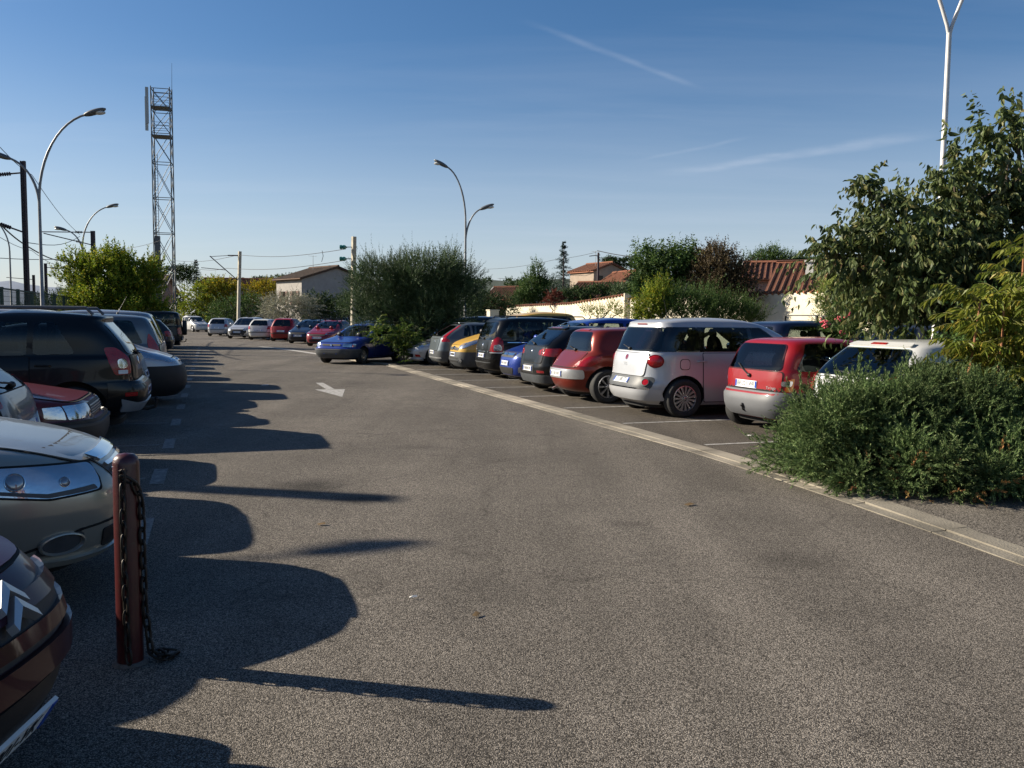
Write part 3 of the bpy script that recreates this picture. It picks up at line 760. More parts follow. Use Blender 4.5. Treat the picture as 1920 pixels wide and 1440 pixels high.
# tall yellow van with a dark bumper
def sp_ludo():
    sp = sp_mpv(4.0, 1.83, 1.68, 1.12); S = Shape(sp)
    glazing(sp, 1.12, 1.66, B=(.25, -.75), gar=(.22, .22), zw=1.13, wb=.82)
    bonnet(sp, .62, .82, .70, 1.1)
    P_(sp, 'front_bumper', 'F', quad_(1.24, .2, 1.18, .62), 'dgrey', .02, .08)
    P_(sp, 'bumper_slot', 'F', quad_(.42, .32, .44, .37), 'black', .024, .015); P_(sp, 'bumper_slot', 'F', quad_(.42, .41, .46, .46), 'black', .024, .015)
    P_(sp, 'grille', 'F', [(.06, .66), (.42, .66), (.46, .74), (.08, .76)], 'black', .0075, .02, True)
    P_(sp, 'headlight', 'F', [(.40, .74), (.62, .72), (.92, .86), (1.02, 1.0), (.84, 1.02), (.52, .86)], 'clear', .009, .06, True)
    P_(sp, 'tail_light', 'R', [(.7, .8), (.84, .8), (.84, 1.3), (.72, 1.3)], 'red', .009, .04, True)
    sp['extra'] += [plates(front='', zf=.54, df=.0), disc('fog_light', 'F', .56, .37, .055, 'clear', .03, 'grey', True), mirrors(.85, 1.16, 'black'), handles((.1, -.85), 1.0, 'black'), disc('emblem', 'F', 0, .73, .06, 'chrome', .02)]
    return sp
# grey hatch with tall red lamps along the rear window
def sp_tall_lamps():
    sp = hatch(4.2, 1.77, 1.48, zb=.98, rearlean=1.7, rim='five')
    glazing(sp, .98, 1.38, B=(-.2, -1.0), gar=(.65, .75), zr=1.02, rb=.68, rt=.66, rr=.12, rise=.03)
    tailgate(sp, .58, 1.01, .52, .58); head_tail(sp); sp['parts'] = [q for q in sp['parts'] if q[0] != 'tail_light']
    P_(sp, 'tail_light', 'R', [(.68, .86), (.98, .85), (.94, .93), (.80, .98), (.69, 1.2), (.60, 1.38), (.545, 1.38), (.64, 1.08)], 'red', .008, .03, True)
    P_(sp, 'rear_bumper', 'R', quad_(1.0, .3, 1.0, .56), 'dgrey', .014, .05)
    P_(sp, 'bumper_strip', 'R', quad_(.7, .33, .7, .37), 'silver', .022, .01)
    sp['extra'] += [plates(rear='', zr=.52), mirrors(.75, 1.0), handles((-.25, -1.0), .87), wiper(1.04, 1.1, .3), disc('emblem', 'R', 0, .86, .045, 'chrome', .01)]
    return sp
def sp_nose():
    """silver hatch, nose to the lane"""
    sp = hatch(4.05, 1.70, 1.44, nose=.66, rim='five'); glazing(sp, .95, 1.35, B=(-.2, -1.0), zw=.97)
    bonnet(sp, .62, .70, .74, .945)
    P_(sp, 'headlight', 'F', [(.46, .62), (.78, .60), (.98, .66), (.94, .75), (.62, .73)], 'clear', .008, .03, True)
    P_(sp, 'grille', 'F', [(.05, .60), (.34, .60), (.38, .68), (.05, .69)], 'black', .0075, .03, True)
    P_(sp, 'lower_grille', 'F', quad_(.5, .26, .56, .38), 'black', .0075, .05)
    P_(sp, 'front_lip', 'F', quad_(.8, .19, .82, .23), 'paint', .05, .02)
    P_(sp, 'fog_light', 'F', [(.62, .28), (.8, .28), (.8, .36), (.62, .36)], 'red', .009, .02, True)
    P_(sp, 'tail_light', 'R', [(.56, .74), (.92, .74), (.9, .92), (.62, .92)], 'red', .009, .05, True)
    sp['extra'] += [plates(front='', zf=.47), mirrors(.75, .98), handles((-.25,), .86)]
    return sp
# silver saloon nose, chrome barred grille (close to the camera)
def sp_saloon():
    L, W, H = 4.7, 1.82, 1.48
    F = [(.17, .26), (.21, .13), (.27, .07), (.40, .02), (.52, 0), (.60, .02), (.655, .05), (.72, .11), (.78, .22), (.83, .40), (.88, .68), (.93, 1.02), (.965, 1.25), (1.0, 1.36), (1.15, 1.65), (1.33, 2.08), (1.39, 2.3), (1.44, 2.65), (1.47, 3.0)]
    R = [(.2, .26), (.3, .05), (.5, 0), (.8, .03), (.95, .07), (1.0, .12), (1.04, .5), (1.1, .72), (1.3, 1.15), (1.39, 1.4), (1.44, 1.7)]
    F, R = close(F, R, L, H, 3.0-.02+.1)
    F[-2] = (1.465, 2.9)
    sp = base(L, W, H, F, R, widths(W, H, .97, .72), rim='five', wheel=(.33, L/2-.95, -L/2+1.0, W/2-.02), NF=[(.1, 3.0), (.35, 3.2), (.6, 3.3), (.75, 3.4), (.9, 4.5), (1.0, 7), (1.38, 7), (1.48, 3.2)])
    glazing(sp, .97, 1.38, B=(.0, -.95), zw=1.0, gar=(.7, .4), zr=1.06, rb=.78)
    bonnet(sp, .50, .745, .70, .99)
    P_(sp, 'headlight_gap', 'F', [(.488, .595), (.80, .585), (1.56, .71), (1.545, .80), (1.02, .785), (.40, .745)], 'seam', .0045, .02, True)
    P_(sp, 'headlight', 'F', [(.50, .605), (.80, .597), (1.52, .715), (1.51, .785), (1.02, .772), (.42, .735)], 'clear', .007, .03, True)
    for i in range(5):
        z = .600+.031*i; P_(sp, 'grille_bar', 'F', quad_(.27+.013*i, z, .275+.013*i, z+.016), 'chrome', .018, .005)
    P_(sp, 'lamp_divider', 'F', [(1.10, .655), (1.115, .655), (1.19, .785), (1.175, .785)], 'dgrey', .0105, 0, True)
    P_(sp, 'lamp_base', 'F', [(.52, .607), (.80, .600), (1.08, .655), (1.07, .672), (.80, .622), (.53, .632)], 'dgrey', .0105, .008, True)
    P_(sp, 'grille', 'F', quad_(.30, .59, .38, .755), 'black', .0055, .03)
    P_(sp, 'grille_surround', 'F', quad_(.335, .735, .375, .762), 'chrome', .02, .01)
    P_(sp, 'bumper_crease', 'F', [(.10, .44), (.62, .415), (1.0, .30), (.99, .292), (.60, .405), (.10, .428)], 'seam', .0045, 0, True)
    P_(sp, 'bumper_lip', 'F', [(0, .262), (.62, .262), (1.0, .285), (1.0, .265), (.62, .235), (0, .235)], 'paint', .022, .008, True)
    P_(sp, 'fog_light_recess', 'F', round_poly([(.585, .30), (.82, .30), (.82, .40), (.585, .40)], .055), 'dgrey', .006, 0, True)
    P_(sp, 'lower_grille', 'F', quad_(.40, .27, .46, .38), 'black', .0065, .03)
    def fog(root, S, pm):
        for sg in (1, -1):
            P = S.point('F', sg*.70, .35, 1); n = S.normal('F', sg*.70, .35, 1); b = MB()
            b.lathe([(.125, -.01), (.125, .014), (.115, .018), (.105, .006), (.1, -.02)], n=28); o = b.build('fog_light_surround', pm, root); o.matrix_local = basis(P, n) @ Matrix.Diagonal((1, .5, 1, 1))
    def inner(root, S, pm):
        for sg in (1, -1):
            for d, z, r in ((.90, .695, .046), (.68, .668, .026)):
                P = S.point('F', sg*d, z, 1); n = S.normal('F', sg*d, z, 1); b = MB()
                b.lathe([(r*1.08, .006), (r*1.06, .012), (r, .013), (r*.95, .008)], n=24); b.ell((0, 0, .004), (r*.95, r*.95, .012), 18, 9, 1)
                o = b.build('lamp_projector', [CM('chrome'), CM('bulb')], root); o.matrix_local = basis(P, n)
            pts = [S.point('F', sg*d, z, 1)+S.normal('F', sg*d, z, 1)*.010 for d, z in ((1.02, .655), (1.06, .70), (1.08, .745))]
            b = MB(); b.tube(pts, .004, 8); b.build('lamp_reflector', CM('silver'), root)
    sp['extra'] += [fog, inner, plates(front='', zf=.46), mirrors(1.0, 1.0), handles((-.1, -1.0), .88)]
    head_tail(sp); sp['parts'] = [q for q in sp['parts'] if not (q[0] == 'headlight' and len(q[2]) == 4)]
    return sp
# plum hatch nose with double chevrons (closest)
def sp_chevron():
    L, W, H = 3.95, 1.75, 1.53
    F = [(.17, .3), (.22, .16), (.32, .07), (.45, .01), (.55, 0), (.64, .02), (.70, .05), (.76, .10), (.82, .2), (.88, .42), (.95, .72), (1.0, .92), (1.03, 1.0), (1.2, 1.28), (1.38, 1.68), (1.45, 1.95), (1.5, 2.3)]
    R = [(.2, .22), (.28, .05), (.5, 0), (.65, .03), (.9, .07), (1.0, .12), (1.3, .28), (1.42, .36), (1.48, .5), (1.51, .9)]
    F, R = close(F, R, L, H, 2.5)
    sp = base(L, W, H, F, R, widths(W, H, 1.0, .76), rim='five', wheel=(.31, L/2-.8, -L/2+.68, W/2-.02), NF=[(.1, 3.0), (.5, 2.8), (.75, 2.8), (.95, 4), (1.05, 6), (1.43, 7), (1.53, 3.2)])
    glazing(sp, 1.0, 1.42, B=(-.1, -.95), zw=1.03)
    bonnet(sp, .46, .80, .62, 1.0)
    P_(sp, 'grille', 'F', quad_(.62, .585, .60, .73), 'black', .0055, .04)
    P_(sp, 'grille_bar', 'F', quad_(.58, .69, .56, .735), 'paint', .02, .012); P_(sp, 'grille_bar', 'F', quad_(.62, .605, .60, .65), 'paint', .022, .012)
    P_(sp, 'front_bumper', 'F', quad_(.80, .50, .80, .58), 'paint', .03, .03)
    P_(sp, 'lower_grille', 'F', quad_(.62, .24, .68, .47), 'black', .0075, .05)
    P_(sp, 'headlight', 'F', [(.66, .66), (.86, .64), (1.3, .84), (1.28, .93), (.9, .86), (.68, .76)], 'clear', .008, .04, True)
    def chev(root, S, pm):
        P = S.point('F', 0, .72, 1); n = S.normal('F', 0, .72, 1); b = MB()
        for z in (-.032, .028):
            for sg in (1, -1):
                q = [(0, z+.050), (sg*.068, z-.018), (sg*.068, z-.044), (0, z+.012)]
                if sg < 0: q = q[::-1]
                vs = [Vector((x, y, .010)) for x, y in q]+[Vector((x, y, -.02)) for x, y in q]
                vs[0 if sg > 0 else 3].z += .012; vs[3 if sg > 0 else 0].z += .012
                b.add(vs, [(3,2,1,0), (0,1,5,4), (1,2,6,5), (2,3,7,6), (3,0,4,7)])
        o = b.build('emblem', CM('silver'), root); o.matrix_local = basis(P+n*.03, n)
    sp['extra'] += [chev, plates(front='JE-201-VK', zf=.30), mirrors(.8, 1.03)]
    head_tail(sp); sp['parts'] = [q for q in sp['parts'] if not (q[0] == 'headlight' and len(q[2]) == 4)]
    return sp
# old red saloon nose, square lamps
def sp_old_nose(L=4.3, W=1.69, H=1.40):
    F = [(.18, .26), (.26, .06), (.42, 0), (.54, .0), (.56, .05), (.68, .08), (.73, .13), (.76, .25), (.82, .6), (.88, 1.0), (.92, 1.2), (1.1, 1.6), (1.27, 1.98), (1.33, 2.2), (1.375, 2.6)]
    R = [(.2, .26), (.3, .05), (.5, 0), (.8, .05), (.92, .1), (1.1, .4), (1.25, .7), (1.32, .9), (1.37, 1.2)]
    F, R = close(F, R, L, H, 2.8)
    sp = base(L, W, H, F, R, widths(W, H, .91, .76), rim='steel', wheel=(.29, L/2-.82, -L/2+.85, W/2-.03), NF=[(.1, 5), (.6, 5.5), (.75, 5.5), (.95, 7), (1.3, 8), (1.4, 3.2)])
    glazing(sp, .91, 1.30, B=(-.05, -.95), zw=.93, gar=(.3, .3))
    bonnet(sp, .70, .745, .72, .915)
    P_(sp, 'headlight', 'F', [(.40, .585), (.76, .575), (.78, .71), (.42, .715)], 'clear', .008, .015, True)
    P_(sp, 'indicator', 'F', [(.78, .578), (.97, .60), (.96, .70), (.79, .708)], 'clear', .007, .015, True)
    P_(sp, 'grille', 'F', quad_(.385, .585, .385, .71), 'black', .0065, .01)
    for z in (.60, .625, .65, .675): P_(sp, 'grille_bar', 'F', quad_(.375, z, .375, z+.01), 'silver', .012, 0)
    P_(sp, 'front_bumper', 'F', quad_(1.35, .26, 1.35, .545), 'black', .03, .05)
    P_(sp, 'bumper_strip', 'F', quad_(1.25, .505, 1.25, .53), 'dgrey', .036, .01)
    P_(sp, 'rear_bumper', 'R', quad_(1.3, .3, 1.3, .56), 'black', .03, .05)
    P_(sp, 'tail_light', 'R', [(.44, .62), (.84, .62), (.84, .78), (.44, .78)], 'red', .009, .02, True)
    sp['extra'] += [plates(front='', zf=.42), mirrors(.85, .95, 'black'), handles((-.1, -1.0), .82, 'black')]
    return sp
# dark off-roader rear
def sp_suv():
    L, W, H = 4.31, 1.82, 1.66
    F = [(.22, .24), (.32, .05), (.5, 0), (.72, .03), (.85, .12), (.92, .35), (1.0, .8), (1.05, 1.15), (1.1, 1.25), (1.3, 1.6), (1.5, 2.0), (1.56, 2.2), (1.62, 2.6)]
    R = [(.26, .3), (.34, .1), (.45, .02), (.6, 0), (.7, .02), (.74, .1), (.95, .12), (1.06, .15), (1.2, .23), (1.4, .39), (1.5, .47), (1.545, .46), (1.575, .47), (1.61, .75), (1.64, 1.2)]
    F, R = close(F, R, L, H, 2.75)
    sp = base(L, W, H, F, R, widths(W, H, 1.05, .80, .3), rim='five', wheel=(.345, L/2-.83, -L/2+.82, W/2+.0), arch=1.18)
    glazing(sp, 1.05, 1.50, B=(.0, -.85), gar=(.62, .55), zr=1.09, rb=.82, rt=.80, rise=.05, sill=.34)
    tailgate(sp, .76, 1.07, .64, .66)
    P_(sp, 'tail_light', 'R', [(.70, .84), (.92, .82), (.99, 1.0), (.94, 1.18), (.80, 1.18), (.70, 1.05)], 'red', .012, .04, True)
    P_(sp, 'tail_light_lens', 'R', round_poly([(.76, .91), (.88, .91), (.88, 1.03), (.76, 1.03)], .05), 'clear', .018, 0, True)
    P_(sp, 'tail_light_lens', 'R', [(.76, .84), (.88, .84), (.88, .89), (.76, .89)], 'white', .018, .01, True)
    P_(sp, 'rear_bumper', 'R', quad_(1.1, .42, 1.1, .72), 'paint', .02, .05)
    P_(sp, 'skid_plate', 'R', [(-.86, .36), (.86, .36), (.94, .52), (.70, .46), (-.70, .46), (-.94, .52)], 'silver', .032, .02)
    P_(sp, 'reflector', 'R', [(.74, .55), (.9, .55), (.9, .60), (.74, .60)], 'red', .026, .01, True)
    sp['extra'] += [plates(rear='', zr=.58), rails(.75, -1.55, .60, 1.63, 'grey', .055, .022), towbar(-2.12), mirrors(.8, 1.1, 'black'), handles((-.12, -1.0), .95), wiper(1.08, 1.12, .35), disc('emblem', 'R', 0, .98, .06, 'chrome', .012)]
    head_tail(sp, zh=.85); sp['parts'] = [q for q in sp['parts'] if not (q[0] == 'tail_light' and len(q[2]) == 4)]
    return sp
# boxy four-wheel drive with a spare wheel on the back door
def sp_spare():
    L, W, H = 3.9, 1.74, 1.82
    F = [(.3, .2), (.4, .03), (.6, 0), (.85, .03), (.95, .1), (1.0, .4), (1.06, .95), (1.1, 1.1), (1.4, 1.4), (1.65, 1.72), (1.74, 1.95), (1.79, 2.3)]
    R = [(.34, .12), (.42, .02), (.6, 0), (1.0, .03), (1.2, .06), (1.6, .13), (1.7, .18), (1.76, .3), (1.8, .7)]
    F, R = close(F, R, L, H, 2.6)
    sp = base(L, W, H, F, R, widths(W, H, 1.08, .84, .38), rim='five', wheel=(.36, L/2-.75, -L/2+.72, W/2+.0), NR=[(.1, 7), (1.0, 8), (1.7, 8), (1.82, 3.2)])
    glazing(sp, 1.08, 1.66, B=(.05, -.85), gar=(.2, .2), zr=1.12, rb=.8, rt=.8, sill=.42); head_tail(sp, zh=.9, zt=.85, tw=(.66, .78), th=.3)
    P_(sp, 'rear_bumper', 'R', quad_(1.05, .4, 1.05, .6), 'black', .03, .04)
    def spare(root, S, pm):
        ty, rm = wheel_meshes(.36, 'five'); w = link('spare_wheel', ty, root); w.location = (-L/2-.17, .05, 1.0); w.rotation_euler = (0, 0, math.pi/2)
        link('rim', rm, w)
    sp['extra'] += [spare, towbar(-1.95), mirrors(.75, 1.12, 'black'), plates(rear='', zr=.5, dr=.45)]
    return sp
# van-like small car nose, dark bumper
def sp_stub():
    sp = sp_mpv(3.9, 1.72, 1.70, 1.1); glazing(sp, 1.1, 1.56, B=(.2,), zw=1.11, gar=(.3, .3))
    bonnet(sp, .6, .84, .72, 1.08)
    P_(sp, 'front_bumper', 'F', quad_(1.22, .2, 1.2, .70), 'black', .035, .07)
    P_(sp, 'headlight', 'F', [(.44, .80), (.70, .76), (1.1, .88), (1.18, .98), (.86, .98), (.56, .9)], 'clear', .008, .04, True)
    P_(sp, 'tail_light', 'R', [(.7, .8), (.84, .8), (.84, 1.2), (.72, 1.2)], 'red', .009, .04, True)
    sp['extra'] += [plates(front='', zf=.45), mirrors(.85, 1.14, 'black'), disc('emblem', 'F', 0, .79, .05, 'chrome', .02)]
    return sp
# plain repeat types
def sp_rear(L=4.0, W=1.70, H=1.45, tk='red', rl=1.0, bump=None, zt=.84, tw=(.56, .78), tb=.22, **kw):
    sp = hatch(L, W, H, rearlean=rl, **kw); glazing(sp, sp['zb'], sp['zt'], B=(-.15, -.95), gar=(.5, .5), zr=sp['zb']+.03, rise=.03)
    tailgate(sp, .58, sp['zb']+.02, .58, .64); head_tail(sp, tk=tk, zt=zt, tw=tw, th=tb)
    if bump:
        P_(sp, 'rear_bumper', 'R', quad_(1.1, .26, 1.1, .54), bump, .016, .05); P_(sp, 'front_bumper', 'F', quad_(1.0, .22, 1.0, .5), bump, .016, .05)
    P_(sp, 'grille', 'F', quad_(.42, .58, .46, .66), 'black', .0065, .03); P_(sp, 'lower_grille', 'F', quad_(.46, .26, .52, .38), 'black', .0065, .04)
    P_(sp, 'bumper_strip', 'R', quad_(.9, .50, .9, .535), 'black', .02, .01)
    sp['extra'] += [plates(front='', rear='', zf=.47, zr=.66), mirrors(.72, .98), handles((-.2, -1.0), .86), wiper(sp['zb']+.05, sp['zb']+.09, .3)]
    bonnet(sp, .62, sp['F'][6][0], .72, sp['zb'])
    return sp
def sp_mpv_rear(L=4.25, H=1.62, lampk='red'):
    sp = sp_mpv(L, H, 1.79, 1.0); glazing(sp, 1.0, H-.14, B=(.15, -.85), gar=(.3, .3), zr=1.02, rise=.03)
    tailgate(sp, .6, 1.0, .62, .66)
    P_(sp, 'tail_light', 'R', [(.64, .70), (.98, .70), (.95, .86), (.86, 1.12), (.78, 1.25), (.72, 1.1)], lampk, .008, .04, True)
    head_tail(sp, zh=.82); sp['parts'] = [q for q in sp['parts'] if not (q[0] == 'tail_light' and len(q[2]) == 4)]
    P_(sp, 'grille', 'F', quad_(.42, .62, .46, .74), 'black', .0075, .03)
    P_(sp, 'rear_bumper', 'R', quad_(1.0, .28, 1.0, .54), 'paint', .016, .05)
    sp['extra'] += [plates(front='', rear='', zf=.5, zr=.66), mirrors(.9, 1.05), handles((0, -.95), .92), antenna(-1.2, .3, -.5)]
    return sp
# ================================================================ plants
def unit(a): return a/np.maximum(np.linalg.norm(a, axis=-1, keepdims=True), 1e-9)
def rdir(n): return unit(rng.normal(size=(n, 3)))
def leaves_mesh(P, D, Ln, Wd, fold=.25, curl=0.0, up=None, n6=False):
    """one folded blade per row: P base, D direction, Ln length, Wd width"""
    n = len(P); S = unit(np.cross(D, up if up is not None else rdir(n))); Nn = unit(np.cross(S, D))
    Ln = Ln[:, None]; Wd = Wd[:, None]
    if n6:
        c = [P, P+D*Ln*.30+S*Wd*.46+Nn*Wd*fold, P+D*Ln*.66+S*Wd*.36+Nn*(Wd*fold-Ln*curl*.35), P+D*Ln-Nn*Ln*curl,
             P+D*Ln*.66-S*Wd*.36+Nn*(Wd*fold-Ln*curl*.35), P+D*Ln*.30-S*Wd*.46+Nn*Wd*fold, P+D*Ln*.5-Nn*Ln*curl*.1]
        co = np.stack(c, 1).reshape(-1, 3); f = np.array([[0,6,1],[1,6,2],[2,6,3],[3,6,4],[4,6,5],[5,6,0]]); k = 7
    else:
        c = [P, P+D*Ln*.42+S*Wd*.5+Nn*Wd*fold, P+D*Ln-Nn*Ln*curl, P+D*Ln*.42-S*Wd*.5+Nn*Wd*fold]
        co = np.stack(c, 1).reshape(-1, 3); f = np.array([[0,2,1],[0,3,2]]); k = 4
    F = (f[None]+(np.arange(n)*k)[:, None, None]).reshape(-1)
    return co, F, np.full(n*len(f), 3)
def shoots(B, D, L, K, ll, lw, ang=50, droop=0.0, bend=0.15, taper=.4, start=.08, jit=.3, fold=.2, curl=0.0, n6=False, flat=False):
    """leafy shoots: base B, direction D, length L, K leaves each"""
    n = len(B); t = np.tile(np.linspace(start, 1, K), (n, 1))+rng.normal(size=(n, K))*.02
    g = np.array([0, 0, -1.0])
    pos = B[:, None]+D[:, None]*(L[:, None]*t)[..., None]+g*(bend*L[:, None]*t**2)[..., None]
    tang = unit(D[:, None]+g*(2*bend*t)[..., None])
    r = rdir(n*K).reshape(n, K, 3)
    if flat:
        s = unit(np.cross(D, rdir(n)*.3+np.array([0, 0, 1.0]))); r = s[:, None]*np.where(np.arange(K) % 2, 1, -1)[None, :, None]+r*.25
    r = unit(r-tang*np.sum(r*tang, -1, keepdims=True))
    a = math.radians(ang)
    d = unit(tang*math.cos(a)+r*math.sin(a)+g*droop+rdir(n*K).reshape(n, K, 3)*jit*.5)
    sc = (1-taper*t)*(1+rng.normal(size=(n, K))*.18)
    d = d.reshape(-1, 3); pos = pos.reshape(-1, 3); sc = np.clip(sc.reshape(-1), .3, 2)
    up = None
    if flat: up = np.repeat(unit(np.cross(np.cross(D, np.array([0, 0, 1.0]))+1e-6, D)), K, 0)+rdir(n*K)*.3
    return leaves_mesh(pos, d, ll*sc, lw*sc, fold, curl, up, n6)
def merge(parts):
    co = []; F = []; Z = []; o = 0
    for c, f, z in parts: co.append(c); F.append(f+o); Z.append(z); o += len(c)
    return np.concatenate(co), np.concatenate(F), np.concatenate(Z)
def foliage(name, parts, mat, parent, smooth=False):
    co, F, Z = merge(parts)
    if parent is not None: co = co-np.array(parent.location)[None]
    return link(name, mesh_np(name, co, F, Z, smooth), parent, mat)
def in_blob(c, r, n, lo=.5):
    d = rdir(n); q = (lo+(1-lo)*rng.random(n))[:, None]
    # lumpy surface
    ph = np.array(c)[None]*1.7; lump = 1+.16*np.sin(d[:, :1]*5+ph[:, :1])+.14*np.sin(d[:, 1:2]*6+d[:, 2:]*4+ph[:, 1:2])
    return np.array(c)+d*np.array(r)*q*lump, unit(d/np.array(r))
def crown_parts(blobs, n, L, K, ll, lw, upw=.4, outw=1., rnd=.4, lo=.5, Lv=.35, zmin=.05, tuft=0, tr=.2, **kw):
    out = []
    tot = sum(b[1][0]*b[1][1]+b[1][1]*b[1][2]+b[1][0]*b[1][2] for b in blobs)
    for c, r in blobs:
        m = max(6, int(n*(r[0]*r[1]+r[1]*r[2]+r[0]*r[2])/tot))
        P, d = in_blob(c, r, m, lo)
        if tuft:
            # the shoots gather in tufts, with hollows between them
            cc, cd = in_blob(c, r, tuft, max(lo, .7)); k = rng.integers(0, tuft, m); q = rdir(m); w_ = (.25+.75*rng.random(m))[:, None]*tr*(.6+.8*rng.random(tuft))[k][:, None]
            P = cc[k]+q*w_; d = unit(cd[k]*.7+q)
            inn = rng.random(m) < .22; P2, d2 = in_blob(c, r, m, .4); P[inn] = P2[inn]*.85+np.array(c)*.15; d[inn] = d2[inn]
        ok = P[:, 2] > zmin; P = P[ok]; d = d[ok]
        D = unit(d*outw+np.array([0, 0, upw])+rdir(len(P))*rnd)
        LL = L*(1+Lv*rng.normal(size=len(P))); LL = np.clip(LL, L*.35, L*2)
        out.append(shoots(P, D, LL, K, ll, lw, **kw))
    return out
def limbs(b, base, tips, r0, n=7, wob=.12, r1=.012):
    """tapering trunk and limbs from base to the crown"""
    base = Vector(base)
    for tip in tips:
        tip = Vector(tip); pts = []; rad = []
        for i in range(n+1):
            t = i/n; p = base.lerp(tip, t); s = math.sin(math.pi*t)
            p = p+Vector((random.uniform(-1, 1), random.uniform(-1, 1), random.uniform(-.3, .8)))*wob*s
            pts.append(p); rad.append(r0*(1-t)**.8+r1)
        b.tube(pts, rad, 8)
def bark(name='bark', c=(.09, .07, .055)): return plain(name, c, .9, var=.5, scale=14, bump=.6, bscale=30)
def plant(name, base, label, cat, group=None):
    return empty(name, base, 0, label, cat, group)
def simple_tree(name, base, blobs, label, cat, lm, n=500, L=.5, K=12, ll=.1, lw=.05, trunk_r=.09, group=None, th=None, bk=None, **kw):
    r = plant(name, base, label, cat, group)
    b = MB(); o = Vector((0, 0, 0)); top = Vector(blobs[0][0])-Vector(base)
    th = th if th is not None else max(.4, top.z*.45)
    m = Vector((top.x*.2, top.y*.2, th)); limbs(b, o, [m], trunk_r, 5, .03, trunk_r*.55)
    limbs(b, m, [Vector(c)-Vector(base)+Vector((0, 0, rr[2]*.3)) for c, rr in blobs], trunk_r*.6, 6, .15)
    b.build('trunk', bk or bark(), r)
    foliage('crown', crown_parts(blobs, n, L, K, ll, lw, **kw), lm, r)
    return r
def clump(px, py, Y, rx, ry, rz=None, dy=0.0):
    """a crown clump seen at (px, py), rx, ry its half size in photograph pixels"""
    p = at(px, py, Y+dy); k = Y/FPX
    return (tuple(p), (rx*k, (rz or rx*.8)*k, ry*k))
def gpt(px, py, Y):
    p = at(px, py, Y); return (p.x, p.y, 0.0)
